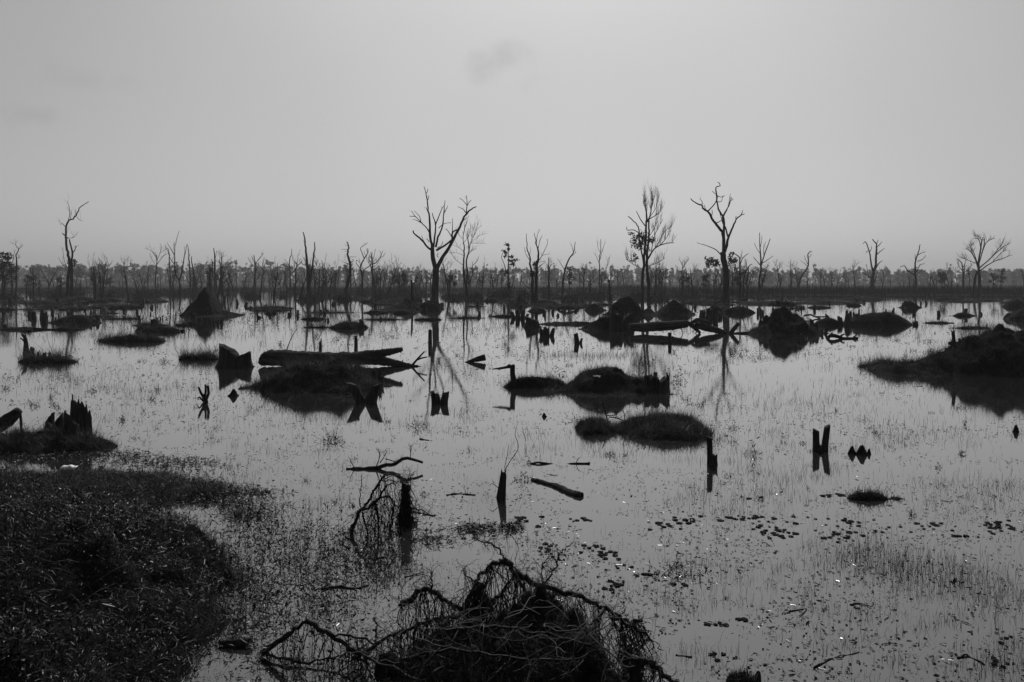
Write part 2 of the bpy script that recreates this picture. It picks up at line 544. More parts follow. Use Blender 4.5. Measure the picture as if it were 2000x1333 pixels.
# ------------------------------------------------------------------ trees traced as 3D skeletons
def trace(name, label, cat, org, sc, base, paths, m=None, n=6, d=None, twigs=None, clumps=(), depth=0.45, seed=1, group=None,
          names=None, minw=4.0, per=3, wob=0.012, root_flare=1.35, rough=0.05):
    """paths: (width0, width1, [(x, y), ...]) in enlarged pixels of a detail that starts at org and is enlarged sc times.
    The first path is the trunk. Each branch leaves the picture plane by a depth of its own."""
    rnd = random.Random(seed)
    bx, by = org[0] + base[0] / sc, org[1] + base[1] / sc
    if d is None: d = dist(by)
    s = d / F_PX
    root = thing(name, label, cat, ((bx - 1000) * s, d, 0.0), group)

    def loc(q):
        return Vector(((org[0] + q[0] / sc - bx) * s, 0.0, CAM_H - (org[1] + q[1] / sc - HOR) * s))
    objs = []
    built = []          # list of polylines in 3D, to find the depth at which a branch starts
    tw = MB()
    for pi, (w0, w1, pts) in enumerate(paths):
        P = [loc(q) for q in pts]
        y0 = 0.0
        if pi:
            best = 1e9
            for bi, pl in enumerate(built):
                for q in pl:
                    e = (q.x - P[0].x) ** 2 + (q.z - P[0].z) ** 2
                    if e < best: best = e; y0 = q.y; near = bi
        slope = rnd.uniform(-depth, depth) if pi else 0.0
        acc = y0; prev = P[0]
        for i, p in enumerate(P):
            if i: acc += slope * (p - prev).length + (rnd.uniform(-0.1, 0.1) * (p - prev).length if pi else 0.0)
            prev = p.copy(); p.y = acc
        if pi == 0 and names is None:
            P[0].z = -0.3
        Q = spline(P, per)
        L = len(Q)
        wl = w0 if isinstance(w0, (list, tuple)) else None
        if wl: w0 = wl[0]
        ra, rb = w0 / sc * s * 0.5, max(w1 / sc * s * 0.5, 0.004)
        Q = [q + (rdir(rnd) * wob * (Q[-1] - Q[0]).length * (0.5 if 0 < i < L - 1 else 0)) for i, q in enumerate(Q)]
        R = [ra + (rb - ra) * (i / (L - 1)) ** 0.85 for i in range(L)]
        if wl: R = [float(np.interp(i / (L - 1), np.linspace(0, 1, len(wl)), wl)) / sc * s * 0.5 for i in range(L)]
        if pi == 0 and names is None:
            for i, q in enumerate(Q): R[i] *= 1 + (root_flare - 1) * math.exp(-max(q.z, 0) / (ra * 2.2))
        R = [r * (1.12 if names is None else 0.95) * (1 + rnd.uniform(-rough, rough)) for r in R]
        built.append(Q)
        if names: nm = names[pi] if pi < len(names) else names[-1]
        else: nm = 'trunk' if pi == 0 else ('limb' if w0 >= minw else 'twigs')
        if nm == 'twigs':
            tw.tube(Q, R, max(3, n - 2)); objs.append((None, root))
        else:
            mb = MB(); mb.tube(Q, R, n if pi == 0 else max(4, n - 1), rough)
            par = root
            if pi and near > 0:         # a branch of a limb hangs under that limb
                o_, p_ = objs[near]
                par = (o_ if p_ is root else p_) or root
            if par is not root and nm == 'limb': nm = 'branch'
            objs.append((mb.build(nm, m or M_BARK, par), par))
        if twigs and pi >= twigs.get('from', 1):
            for k in range(twigs['n']):
                i = rnd.randint(max(1, L // 3), L - 2) if L > 3 else 1
                dd = ((Q[min(i + 1, L - 1)] - Q[i]).normalized() * 0.8 + rdir(rnd) * twigs.get('spread', 0.8) + Vector((0, 0, twigs.get('up', 0.4)))).normalized()
                grow_twig(tw, Q[i], dd, twigs['len'] / sc * s * rnd.uniform(0.5, 1.2), min(R[i] * 0.6, twigs.get('r', 0.025)), twigs.get('lev', 1), rnd, 3, twigs.get('up', 0.4), twigs.get('kids', 2), 0.3)
    if tw.v: tw.build('twigs', M_TWIG, root, kind='stuff')
    for (cx, cy, rx, ry, cnt) in clumps:
        c = loc((cx, cy)); rX, rZ = rx / sc * s, ry / sc * s
        pos = NPR.normal(0, 0.42, (cnt, 3)) * np.array([rX, (rX + rZ) * 0.5, rZ]) + np.array([c.x, rnd.uniform(-0.3, 0.3), c.z])
        # small sub-clusters so that the outline stays uneven
        nsub = max(3, cnt // 25)
        cen = pos[:nsub]
        pos = cen[NPR.integers(0, nsub, cnt)] + NPR.normal(0, 0.2, (cnt, 3)) * np.array([rX, rX, rZ])
        v, f = leaves_np(pos, NPR.normal(0, 1, (cnt, 3)), NPR.normal(0, 1, (cnt, 3)), NPR.uniform(0.25, 0.5, cnt), NPR.uniform(0.12, 0.25, cnt))
        tag(link('foliage', mesh_np('foliage', v, f, M_FOL), root), kind='stuff')
    return root


R1, R2, R3, R4 = (0, 340), (500, 340), (1000, 340), (1500, 340)
Z1, Z2, Z3, Z4 = (0, 460), (260, 440), (540, 440), (860, 420)
S, Zs = 3.92, 7.404

# the three big dead trees
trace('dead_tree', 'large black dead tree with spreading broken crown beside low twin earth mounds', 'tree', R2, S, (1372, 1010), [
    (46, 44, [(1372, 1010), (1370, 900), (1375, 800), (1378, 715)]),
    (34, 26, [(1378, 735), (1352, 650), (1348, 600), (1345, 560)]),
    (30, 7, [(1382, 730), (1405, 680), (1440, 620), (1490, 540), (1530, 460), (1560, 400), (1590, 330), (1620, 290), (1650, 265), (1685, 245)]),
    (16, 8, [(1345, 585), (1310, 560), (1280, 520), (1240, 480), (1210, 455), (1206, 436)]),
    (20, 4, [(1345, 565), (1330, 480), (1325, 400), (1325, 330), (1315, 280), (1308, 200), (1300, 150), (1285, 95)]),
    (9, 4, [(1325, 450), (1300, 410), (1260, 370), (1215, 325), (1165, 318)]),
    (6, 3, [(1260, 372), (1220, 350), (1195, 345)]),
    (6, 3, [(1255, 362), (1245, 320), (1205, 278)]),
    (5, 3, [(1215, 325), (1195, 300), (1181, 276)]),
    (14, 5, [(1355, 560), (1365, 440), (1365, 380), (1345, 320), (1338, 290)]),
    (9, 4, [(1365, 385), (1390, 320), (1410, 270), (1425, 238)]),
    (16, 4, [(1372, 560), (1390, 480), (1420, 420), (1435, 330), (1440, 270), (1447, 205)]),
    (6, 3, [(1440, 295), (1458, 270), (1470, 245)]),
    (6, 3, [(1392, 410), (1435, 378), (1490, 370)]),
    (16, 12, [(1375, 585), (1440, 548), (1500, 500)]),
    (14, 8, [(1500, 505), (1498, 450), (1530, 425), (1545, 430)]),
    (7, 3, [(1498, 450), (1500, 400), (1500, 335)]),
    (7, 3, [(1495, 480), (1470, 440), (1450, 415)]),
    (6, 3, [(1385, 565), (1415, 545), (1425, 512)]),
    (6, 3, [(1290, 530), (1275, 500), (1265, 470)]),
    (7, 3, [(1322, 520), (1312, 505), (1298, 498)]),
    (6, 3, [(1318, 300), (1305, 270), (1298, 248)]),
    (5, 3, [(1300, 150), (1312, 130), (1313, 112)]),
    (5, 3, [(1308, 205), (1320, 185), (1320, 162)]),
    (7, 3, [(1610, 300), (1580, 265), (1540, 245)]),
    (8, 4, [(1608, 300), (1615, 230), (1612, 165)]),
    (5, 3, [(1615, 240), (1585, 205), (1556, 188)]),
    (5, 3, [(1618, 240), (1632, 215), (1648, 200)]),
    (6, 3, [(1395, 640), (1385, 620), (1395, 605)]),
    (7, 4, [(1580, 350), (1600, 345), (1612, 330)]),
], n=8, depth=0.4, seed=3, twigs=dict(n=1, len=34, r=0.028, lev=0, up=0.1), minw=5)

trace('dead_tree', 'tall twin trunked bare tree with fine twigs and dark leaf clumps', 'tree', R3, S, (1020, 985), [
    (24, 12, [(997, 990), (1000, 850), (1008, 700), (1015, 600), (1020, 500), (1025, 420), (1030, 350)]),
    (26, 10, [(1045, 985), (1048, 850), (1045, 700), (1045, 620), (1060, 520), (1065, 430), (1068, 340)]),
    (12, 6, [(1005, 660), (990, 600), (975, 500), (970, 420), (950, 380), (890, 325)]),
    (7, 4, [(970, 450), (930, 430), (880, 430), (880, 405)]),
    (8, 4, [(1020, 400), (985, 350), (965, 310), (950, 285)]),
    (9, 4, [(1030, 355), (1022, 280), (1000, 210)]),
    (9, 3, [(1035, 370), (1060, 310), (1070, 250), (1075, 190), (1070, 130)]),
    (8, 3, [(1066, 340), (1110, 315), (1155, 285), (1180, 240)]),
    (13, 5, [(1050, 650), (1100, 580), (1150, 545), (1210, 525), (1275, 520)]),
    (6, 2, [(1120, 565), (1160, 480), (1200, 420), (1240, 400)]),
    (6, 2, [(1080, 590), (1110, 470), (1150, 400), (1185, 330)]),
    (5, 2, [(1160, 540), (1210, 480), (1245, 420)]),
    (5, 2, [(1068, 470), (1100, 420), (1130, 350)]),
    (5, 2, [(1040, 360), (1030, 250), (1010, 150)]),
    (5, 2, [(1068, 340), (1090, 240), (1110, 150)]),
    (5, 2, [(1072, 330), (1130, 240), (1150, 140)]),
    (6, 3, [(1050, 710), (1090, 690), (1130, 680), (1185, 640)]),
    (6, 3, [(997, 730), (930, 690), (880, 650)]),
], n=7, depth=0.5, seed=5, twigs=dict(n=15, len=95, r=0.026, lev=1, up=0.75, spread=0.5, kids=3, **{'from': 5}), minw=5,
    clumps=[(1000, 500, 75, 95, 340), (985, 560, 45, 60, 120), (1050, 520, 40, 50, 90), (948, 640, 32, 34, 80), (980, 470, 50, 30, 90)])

trace('dead_tree', 'tall black dead tree with forked vase shaped crown and one low bare side branch', 'tree', R3, S, (1634, 1000), [
    (50, 36, [(1634, 1000), (1640, 850), (1640, 740), (1620, 650), (1615, 600)]),
    (26, 6, [(1620, 610), (1607, 500), (1590, 450), (1540, 400), (1500, 355), (1470, 305), (1430, 285), (1410, 260), (1370, 245), (1320, 212)]),
    (16, 5, [(1605, 480), (1605, 350), (1580, 300), (1560, 250), (1550, 150), (1545, 112), (1580, 95), (1562, 72)]),
    (22, 5, [(1625, 600), (1642, 565), (1665, 490), (1690, 440), (1720, 380), (1740, 340), (1780, 310), (1810, 298)]),
    (12, 5, [(1665, 485), (1645, 410), (1620, 350), (1640, 300), (1680, 240), (1700, 190), (1700, 170)]),
    (6, 4, [(1495, 335), (1500, 310), (1497, 290)]),
    (6, 4, [(1450, 292), (1442, 275), (1440, 255)]),
    (9, 4, [(1465, 298), (1510, 250), (1540, 190), (1505, 145)]),
    (7, 3, [(1535, 385), (1565, 370), (1582, 345)]),
    (8, 3, [(1605, 330), (1632, 260), (1640, 165)]),
    (6, 3, [(1412, 262), (1417, 230), (1400, 203)]),
    (9, 3, [(1605, 625), (1560, 580), (1500, 555), (1415, 528)]),
    (6, 3, [(1556, 220), (1590, 215), (1605, 170)]),
    (6, 3, [(1552, 170), (1580, 185), (1608, 175)]),
    (6, 3, [(1655, 440), (1640, 415), (1628, 410)]),
    (6, 3, [(1738, 345), (1735, 325), (1742, 318)]),
    (6, 3, [(1775, 312), (1790, 290), (1795, 270)]),
    (5, 3, [(1700, 195), (1712, 190), (1716, 180)]),
    (5, 3, [(1620, 345), (1600, 300), (1590, 270)]),
    (6, 3, [(1650, 720), (1680, 660), (1720, 640)]),
    (5, 3, [(1628, 760), (1590, 710), (1550, 670)]),
], n=8, depth=0.4, seed=8, minw=5, twigs=dict(n=1, len=30, r=0.018, lev=0, up=0.1),
    clumps=[(1545, 690, 60, 45, 170), (1510, 670, 40, 35, 70), (1705, 665, 40, 45, 140), (1680, 700, 30, 30, 60)])

trace('dead_tree', 'gaunt twin stemmed dead tree with a long crooked top at far left', 'tree', R1, S, (525, 955), [
    (22, 4, [(508, 960), (520, 850), (530, 700), (525, 620), (510, 560), (508, 480), (505, 410), (520, 365), (560, 345), (590, 310), (610, 265), (640, 240), (680, 212)]),
    (26, 8, [(545, 950), (545, 800), (540, 700), (540, 600), (515, 500)]),
    (8, 4, [(538, 600), (555, 590), (562, 548)]),
    (8, 5, [(507, 492), (480, 470), (460, 452)]),
    (5, 2, [(504, 412), (470, 380), (452, 390)]),
    (5, 2, [(523, 362), (530, 300), (515, 240), (500, 210)]),
    (4, 2, [(560, 345), (575, 300), (568, 270)]),
    (4, 2, [(508, 490), (545, 485), (575, 440)]),
    (4, 2, [(535, 355), (550, 300), (548, 275)]),
    (4, 2, [(515, 720), (470, 650), (445, 560)]),
    (4, 2, [(512, 740), (480, 690), (460, 640)]),
    (4, 2, [(590, 330), (600, 350), (615, 358)]),
], n=7, depth=0.4, seed=12, twigs=dict(n=2, len=60, r=0.028, lev=1, up=0.3), minw=6, clumps=[(545, 680, 30, 45, 80), (565, 690, 20, 20, 40)])

trace('dead_tree', 'black dead trunk splitting into two bare poles, in the grassy shallows left of centre', 'tree', Z3, Zs, (470, 1060), [
    (64, 12, [(470, 1060), (465, 900), (462, 750), (450, 640), (435, 520), (425, 380), (410, 230), (385, 100)]),
    (36, 12, [(476, 860), (495, 680), (505, 560), (515, 420), (525, 330), (520, 240)]),
    (16, 5, [(468, 720), (455, 580), (440, 500), (420, 430)]),
    (10, 4, [(432, 575), (380, 570), (350, 520), (340, 480)]),
    (10, 4, [(432, 545), (405, 490), (390, 465)]),
    (9, 4, [(508, 545), (525, 490), (535, 440)]),
    (8, 4, [(523, 350), (535, 350), (546, 350)]),
    (8, 4, [(410, 245), (398, 238), (388, 228)]),
    (12, 5, [(490, 690), (470, 600), (490, 470)]),
], n=7, seed=21, depth=0.3, minw=9)

trace('dead_tree', 'slim dead tree with drooping side boughs just left of the two pole trunk', 'tree', Z3, Zs, (195, 985), [
    (24, 7, [(195, 985), (197, 850), (195, 700), (190, 580), (195, 480), (215, 420), (220, 345)]),
    (14, 5, [(203, 730), (260, 660), (320, 590), (370, 550), (410, 570)]),
    (8, 4, [(368, 552), (350, 510), (340, 480)]),
    (9, 4, [(190, 590), (150, 530), (110, 490)]),
    (6, 3, [(150, 545), (115, 545), (85, 530)]),
    (6, 3, [(330, 580), (300, 560), (255, 545)]),
    (6, 3, [(200, 620), (240, 600), (280, 585)]),
], n=6, seed=22, minw=8, twigs=dict(n=1, len=50, r=0.028, lev=0))

trace('dead_tree', 'leaning dead tree with a kinked bare top left of the many armed tree', 'tree', Z3, Zs, (980, 1070), [
    (54, 14, [(980, 1070), (1010, 930), (1040, 820), (1065, 700), (1070, 600), (1055, 520), (1030, 450), (1035, 360), (1045, 310), (1015, 240)]),
    (12, 6, [(1055, 670), (1012, 605), (1040, 572), (1062, 565)]),
    (9, 4, [(1060, 560), (1000, 550), (935, 515)]),
    (9, 4, [(1050, 690), (1010, 630), (985, 590)]),
    (7, 3, [(1036, 350), (980, 352), (935, 355)]),
    (9, 5, [(1060, 545), (1112, 512), (1080, 488)]),
    (8, 4, [(1070, 640), (1090, 632), (1112, 620)]),
    (6, 3, [(1055, 495), (1075, 452), (1110, 462), (1165, 460)]),
    (6, 3, [(1030, 300), (1005, 295), (990, 280)]),
    (6, 3, [(1035, 380), (1000, 385), (978, 372)]),
], n=7, seed=23, depth=0.35, minw=8, twigs=dict(n=1, len=40, r=0.028, lev=0))

trace('dead_tree', 'many armed dead tree with twisted open crown between the leaning tree and a thinner one', 'tree', Z3, Zs, (1242, 1050), [
    (30, 9, [(1242, 1050), (1240, 850), (1240, 740), (1225, 660), (1210, 620), (1240, 540), (1270, 480), (1300, 440), (1325, 390), (1315, 340)]),
    (12, 5, [(1268, 485), (1240, 400), (1220, 340), (1260, 300), (1300, 280), (1330, 255)]),
    (11, 5, [(1212, 622), (1170, 580), (1145, 540), (1150, 500)]),
    (9, 4, [(1215, 590), (1205, 540), (1155, 505)]),
    (16, 7, [(1243, 735), (1270, 640), (1330, 600), (1365, 550), (1330, 510), (1305, 460)]),
    (7, 4, [(1292, 450), (1275, 410), (1270, 370)]),
    (6, 4, [(1298, 282), (1285, 268), (1275, 258)]),
    (7, 4, [(1205, 530), (1198, 500), (1192, 480)]),
    (8, 4, [(1322, 395), (1305, 370), (1300, 340)]),
], n=6, seed=24, depth=0.35, minw=8, twigs=dict(n=1, len=45, r=0.028, lev=0))

trace('dead_tree', 'thin dead tree with a candelabra crown right of the many armed tree', 'tree', Z3, Zs, (1392, 990), [
    (22, 10, [(1392, 990), (1390, 850), (1390, 700), (1390, 590), (1380, 530), (1374, 480), (1370, 390)]),
    (16, 6, [(1388, 560), (1430, 550), (1480, 490), (1500, 450), (1530, 370)]),
    (8, 4, [(1495, 465), (1540, 450), (1565, 395)]),
    (7, 4, [(1510, 430), (1495, 395), (1485, 365)]),
    (10, 4, [(1383, 525), (1415, 450), (1445, 350)]),
    (7, 4, [(1375, 490), (1350, 460), (1340, 420)]),
    (8, 4, [(1395, 650), (1450, 620), (1490, 580)]),
    (6, 3, [(1470, 500), (1500, 470), (1520, 420)]),
    (9, 4, [(1400, 545), (1385, 440), (1392, 400)]),
], n=6, seed=25, depth=0.35, minw=8, twigs=dict(n=2, len=50, r=0.028, lev=0))

trace('dead_tree', 'slender fine twigged bare tree close behind the large spreading tree', 'tree', Z4, Zs, (380, 1225), [
    (44, 12, [(382, 1230), (376, 1100), (366, 1000), (345, 920), (335, 800), (340, 640), (345, 480), (330, 400)]),
    (26, 10, [(380, 1010), (385, 800), (375, 660), (400, 560), (410, 480), (400, 400), (390, 320), (395, 230)]),
    (13, 5, [(398, 1010), (440, 940), (465, 850), (460, 740), (520, 680), (550, 610)]),
    (11, 4, [(335, 430), (330, 330), (350, 220), (380, 110), (410, 20)]),
    (9, 4, [(408, 490), (440, 400), (480, 300), (540, 200), (600, 150)]),
    (8, 3, [(425, 440), (470, 250), (500, 100)]),
    (7, 3, [(440, 400), (560, 300), (670, 270)]),
    (7, 3, [(445, 400), (540, 410), (660, 415)]),
    (7, 3, [(340, 590), (240, 550), (140, 555)]),
    (7, 3, [(335, 525), (260, 470), (180, 440)]),
    (8, 3, [(330, 725), (220, 650), (140, 530)]),
    (7, 3, [(332, 355), (270, 290), (240, 240)]),
    (9, 4, [(408, 565), (450, 520), (520, 480)]),
    (8, 4, [(340, 400), (380, 350), (392, 320)]),
    (6, 3, [(345, 260), (350, 150), (340, 60)]),
    (6, 3, [(460, 330), (520, 180), (540, 110)]),
    (6, 3, [(395, 330), (430, 230), (440, 130)]),
], n=6, seed=26, depth=0.4, minw=10, twigs=dict(n=6, len=110, r=0.028, lev=1, up=0.4, kids=2, spread=0.6))

trace('leafy_tree', 'thin half dead tree with ragged leaf tufts along its upper stem in the middle distance', 'tree', Z4, Zs, (985, 1215), [
    (30, 7, [(985, 1215), (985, 1000), (985, 850), (985, 700), (985, 560), (985, 440)]),
    (13, 5, [(955, 830), (920, 700), (885, 620), (910, 540)]),
    (6, 3, [(985, 730), (1040, 690), (1090, 680)]),
    (6, 3, [(985, 650), (1030, 610), (1040, 600)]),
    (6, 3, [(985, 560), (950, 530), (930, 510)]),
    (6, 3, [(960, 850), (900, 820), (850, 830)]),
], n=6, seed=27, minw=8, twigs=dict(n=2, len=60, r=0.028, lev=0),
    clumps=[(955, 440, 45, 22, 60), (990, 490, 22, 30, 45), (945, 525, 40, 30, 70), (935, 590, 25, 28, 40), (1020, 612, 36, 24, 60), (1030, 655, 70, 18, 90), (1050, 705, 60, 22, 80), (970, 830, 50, 50, 130), (990, 1080, 60, 130, 260)])

trace('dead_tree', 'double trunked dead tree with thin upright tops beside the small cone mound near centre', 'tree', Z4, Zs, (1360, 1290), [
    (44, 6, [(1338, 1290), (1335, 1100), (1330, 950), (1325, 850), (1300, 740), (1295, 650), (1285, 580), (1255, 500), (1250, 380), (1245, 270)]),
    (50, 6, [(1378, 1290), (1385, 1100), (1390, 900), (1395, 750), (1410, 640), (1410, 520), (1385, 440), (1375, 380), (1355, 270)]),
    (10, 4, [(1410, 525), (1430, 400), (1475, 290)]),
    (9, 4, [(1386, 430), (1400, 300), (1440, 210)]),
    (11, 4, [(1415, 680), (1470, 590), (1545, 430), (1550, 350)]),
    (9, 4, [(1293, 655), (1240, 570), (1210, 460)]),
    (16, 8, [(1398, 785), (1440, 745), (1492, 700)]),
    (7, 3, [(1405, 695), (1470, 678), (1530, 680)]),
    (11, 5, [(1310, 1095), (1220, 1010), (1155, 920)]),
    (10, 5, [(1392, 830), (1360, 750), (1330, 680)]),
    (7, 3, [(1290, 590), (1305, 520), (1300, 460)]),
    (7, 3, [(1320, 860), (1270, 840), (1240, 815)]),
    (8, 4, [(1400, 980), (1440, 970), (1470, 910)]),
    (6, 3, [(1470, 590), (1530, 575), (1585, 570)]),
], n=7, seed=28, depth=0.35, minw=9, twigs=dict(n=2, len=60, r=0.028, lev=0, up=0.5),
    clumps=[(1365, 700, 24, 45, 60), (1345, 860, 45, 40, 110)])

trace('dead_tree', 'slender bare tree with steep forked limbs right of the vase shaped tree', 'tree', R3, S, (1897, 935), [
    (20, 4, [(1897, 935), (1895, 820), (1905, 720), (1905, 650), (1900, 560), (1895, 450)]),
    (9, 4, [(1903, 715), (1935, 620), (1960, 560), (1975, 520), (1985, 495)]),
    (6, 3, [(1900, 700), (1860, 660), (1838, 640)]),
    (5, 3, [(1900, 610), (1880, 575), (1862, 530)]),
    (6, 3, [(1908, 690), (1950, 660), (1990, 630)]),
    (5, 3, [(1902, 560), (1915, 510), (1917, 480)]),
    (5, 3, [(1932, 628), (1925, 570), (1935, 520)]),
    (5, 3, [(1897, 760), (1940, 720), (1970, 700)]),
], n=6, seed=29, minw=6, twigs=dict(n=2, len=40, r=0.028, lev=0, up=0.5))

trace('dead_tree', 'leaning dead tree with hooked top standing alone before the right hand forest', 'tree', R4, S, (212, 900), [
    (15, 5, [(212, 900), (250, 800), (300, 720), (310, 680), (305, 620), (318, 600), (334, 592)]),
    (5, 2, [(300, 705), (270, 680), (243, 662)]),
    (5, 2, [(303, 690), (280, 650), (270, 625)]),
    (4, 2, [(308, 640), (322, 630), (330, 612)]),
    (4, 2, [(225, 870), (200, 830), (180, 800)]),
], n=5, seed=30, minw=5, twigs=dict(n=2, len=24, r=0.028, lev=0))

trace('dead_tree', 'stout dead tree with a vase of knobbly boughs before the right hand forest', 'tree', R4, S, (798, 905), [
    (26, 6, [(798, 905), (800, 800), (810, 750), (825, 690), (830, 600), (830, 540), (800, 500)]),
    (13, 4, [(800, 745), (775, 670), (750, 600), (710, 525), (688, 540)]),
    (6, 3, [(752, 600), (765, 580), (770, 558)]),
    (11, 4, [(812, 745), (850, 690), (885, 665)]),
    (7, 3, [(830, 620), (860, 590), (884, 570)]),
    (7, 3, [(830, 565), (855, 540), (870, 520)]),
    (9, 3, [(798, 805), (765, 780), (710, 755)]),
    (6, 3, [(830, 545), (835, 520), (842, 505)]),
    (6, 3, [(770, 800), (765, 740), (760, 690)]),
    (7, 3, [(806, 830), (825, 800), (828, 780)]),
    (5, 3, [(740, 590), (725, 605), (722, 595)]),
], n=6, seed=31, minw=6, twigs=dict(n=1, len=22, r=0.028, lev=0, up=0.3))

trace('dead_tree', 'small crooked dead tree with a long left arm before the right hand forest', 'tree', R4, S, (1130, 915), [
    (18, 5, [(1130, 915), (1130, 800), (1125, 740), (1130, 660), (1150, 600), (1165, 540)]),
    (10, 4, [(1122, 775), (1080, 740), (1065, 705), (1035, 712)]),
    (8, 3, [(1138, 755), (1160, 700), (1195, 688)]),
    (6, 3, [(1130, 665), (1120, 640), (1114, 618)]),
    (6, 3, [(1150, 620), (1180, 605), (1212, 598)]),
    (6, 3, [(1143, 670), (1175, 655), (1192, 625)]),
    (5, 3, [(1090, 750), (1050, 745), (1040, 752)]),
    (5, 3, [(1130, 790), (1155, 760), (1180, 740)]),
], n=6, seed=32, minw=6, twigs=dict(n=2, len=24, r=0.028, lev=0))

trace('dead_tree', 'broad bare tree on two legs with a wide fan crown at far right', 'tree', R4, S, (1600, 930), [
    (20, 8, [(1620, 930), (1620, 820), (1615, 750), (1610, 680), (1625, 600), (1640, 500)]),
    (20, 14, [(1570, 930), (1575, 830), (1585, 770), (1605, 740)]),
    (10, 4, [(1605, 745), (1560, 660), (1510, 600), (1460, 570)]),
    (9, 4, [(1612, 690), (1650, 620), (1690, 520), (1680, 480)]),
    (9, 4, [(1615, 725), (1690, 640), (1760, 560), (1795, 540)]),
    (9, 3, [(1620, 745), (1700, 685), (1780, 650), (1860, 620)]),
    (8, 3, [(1608, 705), (1560, 600), (1520, 540)]),
    (6, 3, [(1630, 570), (1590, 500), (1540, 500)]),
    (6, 3, [(1660, 600), (1700, 520), (1760, 490)]),
    (6, 3, [(1680, 650), (1730, 560), (1740, 500)]),
    (5, 3, [(1530, 620), (1500, 560), (1515, 535)]),
    (5, 3, [(1640, 510), (1625, 480), (1600, 475)]),
    (5, 3, [(1580, 690), (1500, 650), (1480, 640)]),
    (5, 3, [(1720, 670), (1770, 600), (1790, 590)]),
], n=6, seed=33, depth=0.5, minw=6, twigs=dict(n=12, len=58, r=0.028, lev=1, up=0.4, kids=2))

trace('dead_tree', 'thin grey bare tree just left of the two legged fan crowned tree', 'tree', R4, S, (1492, 915), [
    (13, 5, [(1492, 915), (1495, 800), (1490, 720), (1480, 680), (1450, 650)]),
    (8, 3, [(1497, 800), (1520, 740), (1530, 690)]),
    (5, 2, [(1490, 740), (1460, 700), (1455, 660)]),
    (5, 2, [(1510, 760), (1545, 720), (1550, 680)]),
    (5, 2, [(1492, 720), (1510, 670), (1505, 640)]),
], n=5, d=190, seed=34, minw=6, twigs=dict(n=8, len=44, r=0.03, lev=1))

trace('dead_tree', 'bare tree with two curved tops at the left edge behind the grassy bank', 'tree', Z1, Zs, (230, 900), [
    (24, 7, [(230, 900), (235, 600), (240, 400), (240, 330), (235, 290), (265, 220), (260, 190), (225, 130)]),
    (9, 4, [(264, 212), (290, 180), (325, 140)]),
    (8, 4, [(240, 332), (265, 325), (285, 310)]),
    (6, 3, [(237, 300), (200, 260), (190, 215)]),
    (6, 3, [(240, 430), (200, 400), (170, 390)]),
    (6, 3, [(225, 130), (230, 110), (228, 92)]),
    (6, 3, [(225, 132), (205, 125), (195, 115)]),
], n=6, seed=35, minw=8, twigs=dict(n=3, len=60, r=0.028, lev=1, up=0.2))

trace('dead_tree', 'thin leaning bare tree at the left edge beside the two topped one', 'tree', Z1, Zs, (68, 900), [
    (18, 5, [(68, 900), (80, 700), (100, 560), (160, 430), (200, 330), (190, 270)]),
    (6, 3, [(170, 410), (200, 420), (230, 430)]),
    (5, 3, [(195, 330), (175, 280), (150, 250)]),
    (5, 3, [(110, 540), (90, 480), (80, 430)]),
], n=5, seed=36, minw=8, twigs=dict(n=2, len=50, r=0.028, lev=0))

trace('dead_tree', 'low forked bare tree left of the gaunt twin stemmed tree', 'tree', Z1, Zs, (712, 850), [
    (26, 6, [(712, 850), (712, 750), (690, 660), (640, 590), (585, 475)]),
    (18, 6, [(715, 740), (735, 640), (770, 560), (810, 470)]),
    (8, 4, [(700, 680), (640, 650), (570, 660)]),
    (6, 3, [(665, 625), (610, 610), (560, 600)]),
    (6, 3, [(740, 640), (760, 590), (750, 530)]),
], n=6, seed=37, minw=8, twigs=dict(n=2, len=50, r=0.028, lev=0))

trace('dead_tree', 'two stemmed dead tree ending in one long thin whip, left of cone mound', 'tree', Z2, Zs, (688, 1010), [
    (30, 4, [(688, 1010), (680, 900), (668, 800), (620, 720), (600, 600), (600, 500), (595, 420), (610, 300), (640, 180), (670, 80)]),
    (22, 6, [(675, 800), (685, 650), (690, 500), (700, 400), (715, 265)]),
    (13, 4, [(597, 435), (540, 330), (495, 265)]),
    (8, 4, [(687, 560), (665, 530), (660, 515)]),
    (10, 4, [(600, 570), (545, 480), (520, 400), (480, 290)]),
    (6, 3, [(600, 380), (570, 330), (565, 250)]),
    (6, 3, [(695, 440), (690, 350), (692, 300)]),
    (6, 3, [(683, 760), (720, 680), (735, 630)]),
    (6, 3, [(600, 330), (595, 280), (600, 240)]),
], n=6, seed=38, minw=9, twigs=dict(n=1, len=60, r=0.028, lev=0))

trace('dead_tree', 'bare wide forked tree with fine twigs left of the whip topped tree', 'tree', Z2, Zs, (322, 965), [
    (20, 9, [(322, 965), (325, 750), (345, 550), (340, 430)]),
    (9, 4, [(343, 530), (320, 440), (250, 370), (160, 330)]),
    (8, 3, [(346, 510), (380, 380), (390, 300)]),
    (9, 3, [(345, 570), (420, 450), (500, 400)]),
    (7, 3, [(335, 600), (290, 520), (240, 420)]),
    (6, 3, [(330, 470), (290, 390), (268, 300)]),
    (6, 3, [(375, 400), (430, 360), (470, 340)]),
], n=5, d=200, seed=39, minw=8, twigs=dict(n=4, len=80, r=0.028, lev=1, up=0.4))

trace('dead_tree', 'straight slender dead tree directly behind the whip topped tree', 'tree', Z2, Zs, (537, 960), [
    (22, 8, [(537, 960), (540, 850), (535, 650), (525, 480), (520, 400), (500, 330)]),
    (6, 3, [(530, 560), (560, 500), (565, 440)]),
    (6, 3, [(535, 700), (570, 650), (590, 620)]),
], n=5, d=185, seed=40, minw=8, twigs=dict(n=2, len=60, r=0.028, lev=0))

